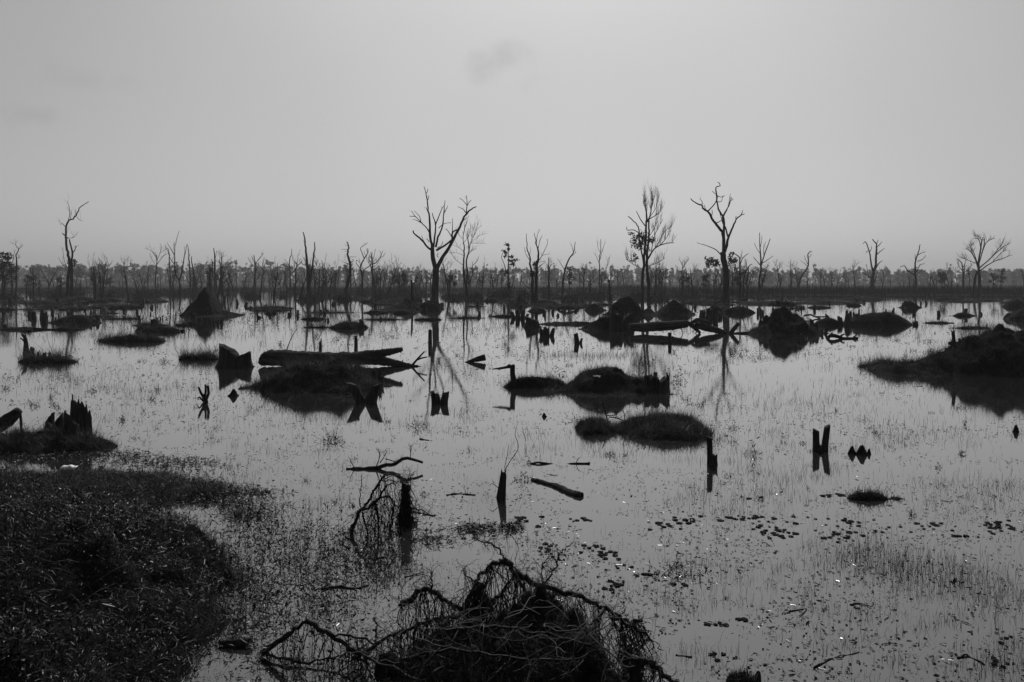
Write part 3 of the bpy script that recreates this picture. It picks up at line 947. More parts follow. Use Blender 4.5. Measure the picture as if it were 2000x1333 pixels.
trace('dead_tree', 'dead tree with a jointed pole top and bent left fork, left of cone mound', 'tree', Z2, Zs, (828, 990), [
    (28, 7, [(828, 990), (825, 800), (815, 600), (805, 480), (800, 380), (785, 285)]),
    (13, 5, [(822, 860), (770, 700), (740, 640)]),
    (6, 3, [(806, 460), (820, 430), (828, 420)]),
    (6, 3, [(812, 590), (790, 560), (780, 540)]),
], n=6, seed=41, minw=8)

trace('dead_tree', 'dark ragged trunk wrapped in growth right beside the jointed pole tree', 'tree', Z2, Zs, (872, 990), [
    (36, 8, [(872, 990), (880, 800), (870, 640), (845, 540), (850, 450)]),
    (7, 4, [(872, 640), (890, 590), (905, 555)]),
], n=6, seed=42, minw=8, clumps=[(890, 740, 40, 90, 160), (870, 850, 30, 90, 100)])

trace('dead_tree', 'thick dead stub with several upright poles behind the cone mound', 'tree', Z2, Zs, (1192, 985), [
    (56, 10, [(1192, 985), (1190, 880), (1190, 780), (1180, 680), (1180, 480), (1165, 330)]),
    (18, 8, [(1180, 820), (1150, 760), (1140, 550), (1120, 490)]),
    (20, 14, [(1195, 820), (1212, 740), (1212, 675)]),
    (9, 5, [(1181, 500), (1190, 440), (1190, 375)]),
], n=7, seed=43, minw=8)

trace('dead_tree', 'ragged broken pole with dark growth right above the cone mound tip', 'tree', Z2, Zs, (1108, 985), [
    (28, 18, [(1108, 985), (1110, 850), (1112, 720), (1130, 630)]),
    (10, 5, [(1110, 780), (1080, 720), (1078, 590)]),
    (8, 5, [(1115, 700), (1140, 640), (1145, 610)]),
], n=6, d=150, seed=44, minw=8, clumps=[(1120, 680, 30, 60, 90), (1095, 720, 25, 40, 40)])

trace('dead_tree', 'round crowned bare tree right of the cone mound', 'tree', Z2, Zs, (1277, 990), [
    (18, 6, [(1277, 990), (1280, 700), (1280, 560), (1275, 440), (1280, 390)]),
    (8, 3, [(1284, 595), (1360, 520), (1410, 465)]),
    (7, 3, [(1278, 565), (1220, 530), (1200, 500)]),
    (7, 3, [(1283, 625), (1330, 600), (1370, 580)]),
    (7, 3, [(1277, 490), (1240, 440), (1215, 400)]),
    (7, 3, [(1278, 480), (1310, 450), (1345, 445)]),
    (6, 3, [(1277, 440), (1260, 410), (1255, 390)]),
], n=5, d=210, seed=45, minw=8, twigs=dict(n=4, len=60, r=0.028, lev=1, up=0.3))

trace('dead_tree', 'flat armed bare tree rising left of the slim drooping tree', 'tree', Z2, Zs, (1767, 960), [
    (28, 8, [(1767, 960), (1765, 800), (1765, 650), (1760, 520), (1745, 430)]),
    (9, 4, [(1764, 570), (1720, 490), (1695, 440)]),
    (10, 4, [(1768, 565), (1820, 480), (1880, 410)]),
    (9, 4, [(1762, 610), (1700, 550), (1660, 510), (1640, 460)]),
    (6, 3, [(1800, 515), (1850, 460), (1860, 430)]),
], n=5, d=200, seed=46, minw=8, twigs=dict(n=3, len=60, r=0.028, lev=1, up=0.4))

trace('dead_tree', 'pale far bare tree standing in the gap left of the tall twin trunked tree', 'tree', R3, S, (672, 905), [
    (11, 4, [(672, 905), (671, 850), (670, 740), (670, 650), (680, 580), (680, 500)]),
    (5, 2, [(670, 690), (650, 650), (632, 610)]),
    (5, 2, [(673, 660), (690, 580), (710, 520)]),
    (6, 2, [(675, 800), (705, 740), (720, 720), (735, 640)]),
    (4, 2, [(675, 600), (655, 560), (650, 510)]),
    (4, 2, [(715, 725), (740, 680), (745, 630)]),
], n=5, d=215, seed=47, minw=5, twigs=dict(n=4, len=50, r=0.022, lev=1, up=0.5))

trace('dead_tree', 'leaning grey dead tree with a crooked top, right of the double trunked tree', 'tree', R3, S, (388, 925), [
    (20, 4, [(388, 925), (392, 830), (400, 750), (440, 650), (470, 600), (485, 520)]),
    (7, 3, [(405, 735), (375, 690), (350, 650)]),
    (5, 3, [(450, 635), (480, 610), (490, 600)]),
    (5, 3, [(470, 600), (462, 560), (455, 540)]),
], n=5, d=165, seed=48, minw=6, twigs=dict(n=2, len=40, r=0.028, lev=0), clumps=[(445, 760, 26, 60, 130)])

trace('dead_tree', 'bare pole tree right of the double trunked tree near centre', 'tree', R3, S, (283, 935), [
    (12, 6, [(283, 935), (283, 800), (282, 640)]),
    (5, 3, [(283, 720), (310, 690), (330, 690)]),
    (5, 3, [(283, 880), (262, 850), (262, 720)]),
], n=5, d=150, seed=49, minw=6)

trace('dead_tree', 'crooked short snag with one side arm, left of the tall twin trunked tree', 'tree', R3, S, (758, 975), [
    (22, 10, [(758, 975), (752, 920), (748, 860), (740, 810)]),
    (8, 4, [(750, 875), (765, 865), (785, 855)]),
    (7, 4, [(752, 930), (715, 890), (690, 890)]),
], n=6, seed=50, minw=6, d=118)

trace('dead_tree', 'broken bare tree with clawed boughs and leaf tufts right of the vase shaped tree', 'tree', R3, S, (1742, 935), [
    (16, 6, [(1742, 935), (1745, 800), (1745, 700), (1740, 640), (1690, 605)]),
    (9, 4, [(1745, 700), (1770, 640), (1810, 610)]),
    (12, 5, [(1768, 935), (1775, 800), (1800, 720), (1835, 690)]),
    (6, 3, [(1745, 660), (1755, 620), (1760, 590)]),
    (6, 3, [(1795, 725), (1790, 680), (1780, 650)]),
], n=5, d=135, seed=51, minw=6, twigs=dict(n=2, len=36, r=0.028, lev=0), clumps=[(1720, 830, 50, 50, 140), (1755, 770, 40, 40, 80)])


# ------------------------------------------------------------------ the flooded wood behind: bare trees, shrubs, leafy trees
def bare_tree(h, seed, spread):
    """trunk + crown meshes of a leafless tree about h metres high"""
    rnd = random.Random(seed)
    tr = MB(); cr = MB()
    pts = [Vector((0, 0, -0.3))]; cur = Vector((rnd.uniform(-0.12, 0.12), rnd.uniform(-0.12, 0.12), 1))
    segs = 7
    for i in range(segs):
        cur = (cur + Vector((rnd.uniform(-1, 1), rnd.uniform(-1, 1), 0)) * 0.13).normalized()
        pts.append(pts[-1] + cur * h / segs)
    r0 = 0.026 * h + 0.02
    rads = [r0 * (1 - 0.85 * i / segs) + 0.008 for i in range(segs + 1)]
    rads[0] *= 1.4
    tr.tube(pts, rads, 6, 0.08)
    for k in range(rnd.randint(5, 9)):
        i = rnd.randint(2, segs - 1); a = rnd.uniform(0, 6.28)
        dd = Vector((math.cos(a) * spread, math.sin(a) * spread, rnd.uniform(0.35, 1.0)))
        t = rnd.random(); p = pts[i].lerp(pts[i + 1], t)
        grow_twig(cr, p, dd, h * rnd.uniform(0.16, 0.36), rads[i] * 0.6, 2, rnd, 3, 0.3, 3, 0.35)
    return tr, cr


BARE = []
for k in range(14):
    tr, cr = bare_tree(8.0, 100 + k, (0.7, 0.45, 1.0)[k % 3])
    r = thing('bare_tree', 'x', 'tree', (0, 0, 0))
    tr.build('trunk', M_BARK, r); cr.build('branches', M_TWIG, r, kind='stuff')
    BARE.append(r)
used_bare = [False] * 14
LB = {
    'near': 'thin leafless tree in the nearer rank of the flooded dead wood',
    'mid': 'small grey leafless tree in the hazy middle of the flooded dead wood',
    'far': 'pale spindly leafless tree at the back of the flooded dead wood',
}


def place_bare(x, d, hpx, key, rnd):
    k = rnd.randrange(14)
    s = d / F_PX
    h = (hpx * s) / 8.0
    loc = ((x - 1000) * s, d, 0.0)
    sc = (h * rnd.uniform(0.8, 1.2), h * rnd.uniform(0.8, 1.2), h)
    lab, grp = LB[key], key + ' rank of bare trees'
    if not used_bare[k]:
        used_bare[k] = True
        r = BARE[k]; r.location = loc; r.rotation_euler = (0, 0, rnd.uniform(0, 6.28)); r.scale = sc
        r['label'] = lab; r['group'] = grp
    else:
        copy_thing(BARE[k], loc, rnd.uniform(0, 6.28), sc, lab, grp)


rnd = random.Random(77)
for i in range(84):
    x = rnd.uniform(-20, 1480); d = rnd.uniform(140, 185)
    place_bare(x, d, rnd.uniform(28, 78), 'near', rnd)
for i in range(100):
    x = rnd.uniform(-20, 1560) if rnd.random() < 0.85 else rnd.uniform(1500, 2010); d = rnd.uniform(190, 262)
    if x > 1480: d = rnd.uniform(200, 262)
    place_bare(x, d, rnd.uniform(26, 58), 'mid', rnd)
for i in range(130):
    x = rnd.uniform(-20, 2020); d = rnd.uniform(262, 330)
    place_bare(x, d, rnd.uniform(22, 46), 'far', rnd)


def leafy(h, seed, wide):
    rnd = random.Random(seed)
    tr = MB()
    pts = [Vector((0, 0, -0.3)), Vector((rnd.uniform(-.2, .2), 0, h * 0.35)), Vector((rnd.uniform(-.4, .4), rnd.uniform(-.3, .3), h * 0.7)), Vector((0, 0, h * 0.95))]
    tr.tube(spline(pts, 2), [0.2, 0.17, 0.15, 0.12, 0.1, 0.07, 0.03], 5)
    cl = []
    for k in range(rnd.randint(6, 10)):
        a = rnd.uniform(0, 6.28); z = rnd.uniform(0.42, 0.97) * h; rr = wide * (1.1 - abs(z / h - 0.65)) * rnd.uniform(0.2, 0.9)
        c = Vector((math.cos(a) * rr, math.sin(a) * rr, z)); cl.append((c, rnd.uniform(0.5, 1.15)))
        tr.tube([Vector((0, 0, z * 0.75)), c], [0.05, 0.02], 3)
    P = []
    for c, r in cl:
        n = int(70 * r * r + 30)
        q = NPR.normal(0, 1, (n, 3)); q /= np.linalg.norm(q, axis=1, keepdims=True); q *= (NPR.uniform(0.3, 1.0, n) ** 0.5)[:, None] * r
        q[:, 2] *= 0.7
        P.append(q + np.array(c))
    P = np.concatenate(P); n = len(P)
    v, f = leaves_np(P, NPR.normal(0, 1, (n, 3)), NPR.normal(0, 1, (n, 3)), NPR.uniform(0.3, 0.6, n), NPR.uniform(0.15, 0.32, n))
    return tr, v, f


LEAFY = []
for k in range(6):
    tr, v, f = leafy(9.0, 300 + k, (2.0, 2.8, 1.5)[k % 3])
    r = thing('leafy_tree', 'x', 'tree', (0, 0, 0))
    tr.build('trunk', M_BARK, r); tag(link('crown', mesh_np('crown', v, f, M_FOL), r), kind='stuff')
    LEAFY.append(r)
lab = 'dark leafy tree among the living trees at the back of the left hand wood'
spots = [(8, 150, 92), (-6, 160, 80), (22, 200, 50), (70, 270, 52), (95, 255, 47), (112, 300, 50), (150, 240, 56), (158, 290, 48), (180, 230, 50), (200, 280, 52), (226, 300, 46),
         (245, 260, 45), (262, 310, 52), (300, 320, 48), (345, 320, 46), (392, 330, 50), (450, 330, 52), (480, 320, 48), (530, 330, 55), (560, 335, 50), (118, 190, 36), (60, 180, 40), (215, 185, 34)]
for i, (x, d, hp) in enumerate(spots):
    if d > 205: hp = hp - CAM_H * F_PX / d + CAM_H * F_PX / (d * 2); d = d * 2
    s = d / F_PX; h = (hp + 0.0) * s / 9.0
    hh = ((HOR - (HOR + CAM_H / s - hp)) * 0 + hp) * s / 9.0
    loc = ((x - 1000) * s, d, 0.0); sc = (hh * 1.15, hh * 1.15, hh)
    if i < 6:
        r = LEAFY[i]; r.location = loc; r.scale = sc; r['label'] = lab; r['group'] = 'living trees at the back left'
    else:
        copy_thing(LEAFY[i % 6], loc, i * 1.3, sc, lab, 'living trees at the back left')

lab2 = 'small leafy sapling amid the bare trees of the middle distance'
for i, (x, d, hp) in enumerate([(790, 165, 48), (770, 160, 44), (812, 170, 40), (885, 150, 52), (878, 158, 44), (1378, 150, 48), (1345, 160, 44), (1335, 175, 40), (1112, 170, 60), (1440, 160, 46), (1845, 190, 40), (1838, 215, 42), (740, 170, 38), (1940, 200, 42), (1955, 230, 48)]):
    s = d / F_PX; hh = hp * s / 9.0
    copy_thing(LEAFY[(i * 5 + 2) % 6], ((x - 1000) * s, d, 0.0), i * 0.9, (hh * 0.75, hh * 0.75, hh), lab2, 'saplings in the bare wood')


# low shrubs and grass hummocks at the feet of the trees
def shrub(seed):
    rnd = random.Random(seed); tw = MB()
    for k in range(16):
        a = rnd.uniform(0, 6.28)
        grow_twig(tw, Vector((math.cos(a) * 0.3, math.sin(a) * 0.3, -0.05)), Vector((math.cos(a), math.sin(a), rnd.uniform(0.5, 1.6))), rnd.uniform(0.5, 1.1), 0.018, 1, rnd, 3, 0.2, 2, 0.35)
    n = 260
    a = NPR.uniform(0, 6.28, n); rr = np.sqrt(NPR.uniform(0, 1, n))
    p = np.stack([np.cos(a) * rr * 1.2, np.sin(a) * rr * 1.0, np.abs(NPR.normal(0, 0.38, n)) * (1.15 - rr)], 1)
    v, f = leaves_np(p, NPR.normal(0, 1, (n, 3)) + np.array([0, 0, 0.6]), NPR.normal(0, 1, (n, 3)), NPR.uniform(0.2, 0.42, n), NPR.uniform(0.06, 0.14, n))
    return tw, v, f


SHR = []
for k in range(5):
    tw, v, f = shrub(500 + k)
    r = thing('shrub', 'x', 'shrub', (0, 0, 0)); tw.build('stems', M_TWIG, r, kind='stuff'); tag(link('foliage', mesh_np('foliage', v, f, M_FOL), r), kind='stuff')
    SHR.append(r)
rnd = random.Random(91)
lab3 = 'low dark shrub at the feet of the dead trees in the flooded wood'
for i in range(130):
    x = rnd.uniform(-10, 1500); yb = rnd.choice([rnd.uniform(571, 580), rnd.uniform(577, 592)])
    if x > 1000 and yb > 588: yb -= 8
    if 840 < x < 1010: yb = min(yb, 586)
    if 310 < x < 490: yb = min(yb, 576)
    d = dist(yb); s = d / F_PX
    w = rnd.uniform(8, 28) * s; h = rnd.uniform(8, 26) * s
    loc = ((x - 1000) * s, d, 0.0); sc = (w / 1.2, w / 1.6, h)
    if i < 5:
        r = SHR[i]; r.location = loc; r.scale = sc; r['label'] = lab3; r['group'] = 'shrubs in the flooded wood'
    else:
        copy_thing(SHR[i % 5], loc, rnd.uniform(-0.5, 0.5), sc, lab3, 'shrubs in the flooded wood')

# reeds along the far shore (nobody could count them)
n = 52000
x = NPR.uniform(-190, 230, n); dd = NPR.gamma(1.6, 11, n)
e = shore_edge(x)
y = e - 4 + dd
k = (fbm(x * 0.08, y * 0.02, 21) > np.where(x > 30, 0.25, 0.42))
x, y = x[k], y[k]; n = len(x)
hh = np.where(x > 30, NPR.uniform(1.2, 3.0, n), NPR.uniform(0.5, 1.7, n)) * (0.6 + 0.7 * fbm(x * 0.12, y * 0.05, 4))
v, f = blades_np(np.stack([x, y, np.zeros(n) - 0.1], 1), rand_dirs(n, 2.5, 0.35), hh, NPR.uniform(0.05, 0.13, n), 0.25)
tag(link('reed_belt', mesh_np('reed_belt', v, f, M_REED)), 'dense dark reeds along the far shore below the forest', 'reeds', kind='stuff')

# undergrowth between the trees on the left and centre, thin scrub stems standing in the water
n = 10000
x = NPR.uniform(-165, 60, n); y = NPR.uniform(150, 272, n)
k = (fbm(x * 0.06, y * 0.05, 33) > 0.62 - 0.0018 * (y - 150)) & (np.abs(x) < y * 0.66)
x, y = x[k], y[k]; n = len(x)
v, f = blades_np(np.stack([x, y, np.zeros(n) - 0.1], 1), rand_dirs(n, 1.6, 0.5), NPR.gamma(3, 0.45, n), NPR.uniform(0.025, 0.07, n), 0.4)
tag(link('scrub', mesh_np('scrub', v, f, M_REED)), 'grey scrub stems between the trees of the flooded wood', 'scrub', kind='stuff')

# the far forest, one hazy mass
PV = []
TR = MB()
rnd = random.Random(5)
for i in range(1500):
    d = rnd.uniform(620, 1150); x = rnd.uniform(-0.72, 0.72) * d
    s = d / F_PX
    px = 1000 + x / s
    top = (20 if px > 1480 else 22) + (5 if px < 700 else 0)
    h = CAM_H + (rnd.gauss(top, 4) if rnd.random() < 0.94 else rnd.uniform(top, top + 14)) * s * (0.75 + 0.5 * float(fbm(np.array(px * 0.02), np.array(d * 0.01), 8)))
    h = max(h, 5)
    TR.tube([Vector((x, d, 0)), Vector((x + rnd.uniform(-.4, .4), d, h * 0.9))], [0.32, 0.14], 4)
    w = rnd.uniform(0.9, 2.2) * d / 560
    for c in range(rnd.randint(5, 8)):
        cz = h * (rnd.uniform(0.55, 0.97) if c > 2 else rnd.uniform(0.08, 0.55)); cx = x + rnd.uniform(-1, 1) * w * (1.25 - cz / h); cy = d + rnd.uniform(-1, 1) * w
        r = rnd.uniform(0.45, 1.0) * d / 520
        m_ = int(16 * r) + 7
        q = NPR.normal(0, 1, (m_, 3)); q /= np.linalg.norm(q, axis=1, keepdims=True); q *= (NPR.uniform(0.2, 1, m_) ** 0.5)[:, None] * r
        q[:, 2] = q[:, 2] * 0.75
        q[:, 2] = np.minimum(q[:, 2], h - cz + 0.2)
        PV.append(q + np.array([cx, cy, cz]))
P = np.concatenate(PV); n = len(P)
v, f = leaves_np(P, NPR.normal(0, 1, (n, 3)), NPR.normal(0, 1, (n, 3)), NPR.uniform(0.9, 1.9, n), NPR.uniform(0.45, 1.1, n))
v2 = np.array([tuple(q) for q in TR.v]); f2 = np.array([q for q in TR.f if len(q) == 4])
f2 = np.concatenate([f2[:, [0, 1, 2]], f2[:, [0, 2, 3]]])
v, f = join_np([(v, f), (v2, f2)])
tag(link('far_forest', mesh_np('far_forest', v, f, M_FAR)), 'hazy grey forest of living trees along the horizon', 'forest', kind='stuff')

# ------------------------------------------------------------------ mounds, stumps and logs in the water
_seed = [1000]


def nseed():
    _seed[0] += 1
    return _seed[0]


def mound(label, xl, xr, yf, yt, kind='dome', ratio=0.75, extra=(), grass=(500, 0.12), step=None, name='earth_mound', rough=0.05, group=None, cat='mound', soil=True):
    """xl..xr is its width at the water, yf its near waterline and yt its top, all in photograph pixels"""
    df = dist(yf); rx = (xr - xl) / 2 * df / F_PX; ry = min(rx * ratio, 4.0)
    dc = df + ry * 0.85; s = dc / F_PX; xc = (xl + xr) / 2
    h = CAM_H - (yt - HOR) * s
    root = thing(name, label, cat, ((xc - 1000) * s, dc, 0.0), group)
    B = [(0, 0, h, (xr - xl) / 2 * s, ry, kind)]
    for (a, b, t, k) in extra:
        B.append((((a + b) / 2 - xc) * s, NPR.uniform(-0.2, 0.2) * ry, CAM_H - (t - HOR) * s, (b - a) / 2 * s, ry * min(1.0, (b - a) / (xr - xl) * 1.6), k))
    if xr - xl > 55 and h > 0.12 and kind != 'cone':
        rl = random.Random(nseed())
        R0 = (xr - xl) / 2 * s
        for k in range(int(6 + (xr - xl) / 14)):
            a = rl.uniform(0, 6.28); q = math.sqrt(rl.random()) * 0.85
            zb = h * max(0.0, 1 - q * q) ** (0.9 if kind == 'dome' else 1.8)
            rr = R0 * rl.uniform(0.08, 0.24)
            B.append((math.cos(a) * q * R0, math.sin(a) * q * ry, zb * rl.uniform(1.0, 1.12) + 0.03 * h + 0.01, rr, rr * 0.9, 'dome'))
    fl = Field(B, step or max(0.035, rx * 2 / 80), nseed(), rough * min(1.0, max(h, 0.15)) * 1.6, max(0.8, 3.0 / rx), 0.1 if kind == 'cone' else 0.56)
    fl.build('soil', M_SOIL, root)
    n, gl = grass
    if n:
        p = fl.sample(n, -0.01)
        if len(p):
            m_ = len(p)
            cl = fbm(p[:, 0] * 5 / max(rx, 0.4) + 3, p[:, 1] * 5 / max(rx, 0.4), 77)
            gl = gl * np.clip(0.35 + 2.2 * (cl - 0.32), 0.25, 1.9)
            v, f = blades_np(p - np.array([0, 0, 0.02]), rand_dirs(m_, 0.9, 0.8), NPR.gamma(2.2, 1.0, m_) * gl * 1.5 / 2.2, NPR.uniform(0.5, 1.2, m_) * np.maximum(0.008, gl * 0.06), 0.6)
            tag(link('grass', mesh_np('grass', v, f, M_GRASS), root), kind='stuff')
    return root, fl


def stump_mesh(r, h, style, lean, seed, flare=0.3, n=16, slope=0.0, phase=0.0):
    rnd = random.Random(seed)
    mb = MB(); cap = None
    rings = 8
    a1, a2, a3 = rnd.uniform(0, 6.28), rnd.uniform(0, 6.28), rnd.uniform(0, 6.28)
    tops = []
    for k in range(n):
        th = 2 * math.pi * k / n
        if style == 'cut': t = h + slope * r * math.cos(th - phase) + rnd.uniform(-0.16, 0.10) * r
        elif style == 'slope': t = h * (1 - 0.42 * (0.5 + 0.5 * math.cos(th - phase))) * rnd.uniform(0.96, 1.04)
        elif style == 'notch': t = h * (1 - 0.30 * max(0, math.cos(2 * th - phase)) - 0.1 * rnd.random()) * (1 + 0.15 * math.cos(th - math.pi))
        else: t = h * (1 - rnd.choice([0.02, 0.06, 0.16, 0.3, 0.4]) * rnd.uniform(0.6, 1.2))
        tops.append(t)

    def rad(th, z):
        fl = 1 + flare * math.exp(-max(z, 0) / max(0.22 * h, 0.05))
        rib = 1 + 0.10 * math.sin(3 * th + a1) + 0.07 * math.sin(5 * th + a2) + 0.05 * math.sin(9 * th + a3)
        return r * fl * rib * (1 - 0.12 * max(z, 0) / max(h, 0.01))
    base = -0.35
    for i in range(rings + 1):
        t = i / rings
        for k in range(n):
            th = 2 * math.pi * k / n
            z = base + (tops[k] - base) * t
            rr = rad(th, z) * rnd.uniform(0.97, 1.03)
            q = max(0, z) / max(h, 0.01)
            mb.v.append(Vector((math.cos(th) * rr + lean[0] * q, math.sin(th) * rr + lean[1] * q, z)))
    for i in range(rings):
        for k in range(n):
            k2 = (k + 1) % n
            mb.f.append((i * n + k, i * n + k2, (i + 1) * n + k2, (i + 1) * n + k))
    top0 = rings * n
    if style == 'cut':
        cap = MB()
        c = sum((mb.v[top0 + k] for k in range(n)), Vector()) / n
        cap.v = [mb.v[top0 + k] + Vector((0, 0, 0.002)) for k in range(n)] + [c + Vector((0, 0, 0.004))]
        cap.f = [(k, (k + 1) % n, n) for k in range(n)]
        mb.f.append(tuple(top0 + k for k in range(n)))
    else:
        i0 = len(mb.v)
        for k in range(n):
            v = mb.v[top0 + k]; q = 1.0
            ax = Vector((lean[0], lean[1], 0))
            w = Vector((ax.x + (v.x - ax.x) * 0.7, ax.y + (v.y - ax.y) * 0.7, v.z - 0.12 * h * rnd.uniform(0.2, 1.2)))
            mb.v.append(w)
        mb.v.append(Vector((lean[0] * 0.8, lean[1] * 0.8, min(tops) - 0.1 * h)))
        for k in range(n):
            k2 = (k + 1) % n
            mb.f.append((top0 + k, top0 + k2, i0 + k2, i0 + k))
            mb.f.append((i0 + k, i0 + k2, i0 + n))
    return mb, cap


def stump(label, x, yb, w, yt, style='jagged', lean=(0, 0), flare=0.3, d=None, roots=0, group=None, slope=0.0, phase=0.0, name='tree_stump', cat='stump', pale=False):
    return stumps(label, [(x, yb, w, yt, style, lean, flare, slope, phase)], d, roots, group, name, cat, pale)


def stumps(label, pieces, d=None, roots=0, group=None, name='tree_stump', cat='stump', pale=False):
    """one thing of one or several broken stems that stand on one root; lean in pixels to the right"""
    x0 = sum(p[0] for p in pieces) / len(pieces); y0 = max(p[1] for p in pieces)
    D = d or dist(y0); s0 = D / F_PX
    root = thing(name, label, cat, ((x0 - 1000) * s0, D, 0.0), group)
    for p in pieces:
        x, yb, w, yt, style = p[:5]
        lean = p[5] if len(p) > 5 else (0, 0); flare = p[6] if len(p) > 6 else 0.2
        slope = p[7] if len(p) > 7 else 0.0; phase = p[8] if len(p) > 8 else 0.0
        dd = d or dist(yb); s = dd / F_PX
        h = CAM_H - (yt - HOR) * s
        mb, cap = stump_mesh(w / 2 * s, h, style, (lean[0] * s, lean[1] * s), nseed(), flare, 16 if w > 12 else 9, slope, phase)
        off = Vector(((x - 1000) * s - root.location.x, dd - D, 0))
        for m_ in (mb, cap):
            if m_:
                for i in range(len(m_.v)): m_.v[i] = m_.v[i] + off
        st = mb.build('stem', M_STUMP, root)
        if cap: cap.build('cut_face', M_CUT if pale else M_STUMP, st, smooth=False)
    rnd = random.Random(nseed())
    for k in range(roots):
        a = rnd.uniform(0, 6.28); r = pieces[0][2] / 2 * s0
        mb = MB(); dv = Vector((math.cos(a), math.sin(a), 0))
        mb.tube([dv * r * 0.7 + Vector((0, 0, r * 0.6)), dv * r * 1.3 + Vector((0, 0, r * 0.25)), dv * r * 2.0 + Vector((0, 0, 0.0)), dv * r * 2.8 + Vector((0, 0, -0.12))], [r * 0.3, r * 0.25, r * 0.18, r * 0.08], 6, 0.1)
        mb.build('root', M_STUMP, root)
    return root


# --- small twig clumps and weed tufts that stick out of the water
def clump(label, x, yb, w, h, n=14, leafy_n=0, group=None, name='twig_clump', cat='twigs', d=None, r=0.006, mat_=None):
    d = d or dist(yb); s = d / F_PX; rnd = random.Random(nseed())
    root = thing(name, label, cat, ((x - 1000) * s, d, 0.0), group)
    tw = MB(); W = w * s * 0.5; Hh = h * s
    for k in range(n):
        bx = rnd.gauss(0, 0.45) * W; by = rnd.gauss(0, 0.3) * W
        ln = Hh * rnd.uniform(0.35, 1.0) * (1.1 - 0.6 * min(1, abs(bx) / max(W, 1e-3)))
        grow_twig(tw, Vector((bx, by, -0.03)), Vector((rnd.uniform(-0.7, 0.7), rnd.uniform(-0.5, 0.5), rnd.uniform(0.3, 1.2))), ln * 1.2, r * rnd.uniform(0.5, 1.3), 1, rnd, 3, 0.05, 2, 0.45)
    tw.build('twigs', mat_ or M_ROOT, root, kind='stuff')
    if leafy_n:
        p = np.stack([NPR.normal(0, 0.5, leafy_n) * W, NPR.normal(0, 0.35, leafy_n) * W, np.abs(NPR.normal(0, 0.45, leafy_n)) * Hh], 1)
        p[:, 2] *= np.exp(-(p[:, 0] / W) ** 2 * 2.5)
        v, f = leaves_np(p, NPR.normal(0, 1, (leafy_n, 3)) + np.array([0, 0, .5]), NPR.normal(0, 1, (leafy_n, 3)), NPR.uniform(0.1, 0.25, leafy_n) * Hh + 0.02, NPR.uniform(0.03, 0.07, leafy_n) * Hh + 0.006)
        tag(link('leaves', mesh_np('leaves', v, f, M_LEAF), root), kind='stuff')
    return root



# --- the two broken stumps and long log left of centre
stumps('broken stump with a high slanting peak just left of the long fallen log', [(449, 717, 36, 671, 'slope', (-4, 0), 0.5, 0, 0.0), (474, 717, 30, 686, 'slope', (2, 0), 0.5, 0, 3.1)])
trace('fallen_log', 'long smooth fallen log with a forked right end, left of centre', 'log', (0, 0), 1, (660, 716), [
    ([14, 33, 34, 31, 29, 27, 24, 17, 11, 7, 5], 5, [(510, 711), (524, 700), (560, 700), (610, 702), (660, 702), (700, 700), (730, 702), (760, 708), (790, 713), (815, 717), (832, 720)]),
    ([8, 15, 16, 15, 12, 8], 8, [(690, 696), (715, 692), (742, 690), (760, 687), (775, 684), (788, 681)]),
    (5, 3, [(768, 686), (776, 684), (786, 687)]),
    (8, 5, [(742, 692), (748, 685), (752, 683)]),
    (5, 3, [(806, 713), (815, 702), (829, 687)]),
    (4, 2.5, [(815, 703), (824, 700), (834, 698)]),
], m=M_WOOD, n=18, names=['trunk', 'branch'], depth=0.3, seed=61, wob=0.004, per=8, rough=0.06)
trace('dead_branch', 'thin dark stick rising behind the long fallen log', 'branch', (0, 0), 1, (558, 690), [(2.4, 1.2, [(558, 692), (565, 670), (572, 655), (580, 642)])], n=4, names=['stem'], seed=62)
mound('grassy earth mound in front of the long fallen log', 508, 745, 766, 711, 'dome', 0.8, [(520, 600, 742, 'dome'), (640, 748, 733, 'dome')], (17000, 0.13), rough=0.12)
stumps('two short stumps leaning apart like a V at the right foot of the grassy mound', [
    (706, 787, 20, 750, 'cut', (-19, 0), 0.1, 0.3, 3.1), (723, 787, 21, 752, 'cut', (14, 0), 0.15, 0.25, 0.0), (701, 790, 7, 757, 'jagged', (-2, 0))], name='tree_stump')
stumps('dark forked stub behind the V of leaning stumps', [(733, 752, 8, 716, 'jagged', (-3, 0)), (741, 752, 6, 719, 'jagged', (2, 0)), (744, 752, 6, 733, 'jagged', (4, 0))])
stumps('pair of short stubby stumps close together beside the fallen log tip', [(853, 789, 17, 763, 'jagged', (-5, 0), 0.1), (866, 789, 15, 767, 'cut', (4, 0), 0.1, 0.2, 0)])
stump('upright post in open water behind the log, leftmost of two', 626, 690, 5.5, 661, 'jagged', (0, 0), 0.05)
stump('taller ragged post in open water behind the log, right of its twin', 695, 688, 7.5, 652, 'jagged', (0, 0), 0.05)
stump('black post standing in the reflection of the large spreading tree', 840, 671, 7, 644, 'cut', (0, 0), 0.05)
trace('fallen_log', 'short pointed log piece sticking out of the water right of the long log', 'log', (0, 0), 1, (932, 708), [
    ([3, 8, 12, 13], 9, [(908, 709), (922, 705), (936, 701), (948, 698)])], m=M_WOOD, n=10, names=['trunk'], seed=63, wob=0.004)

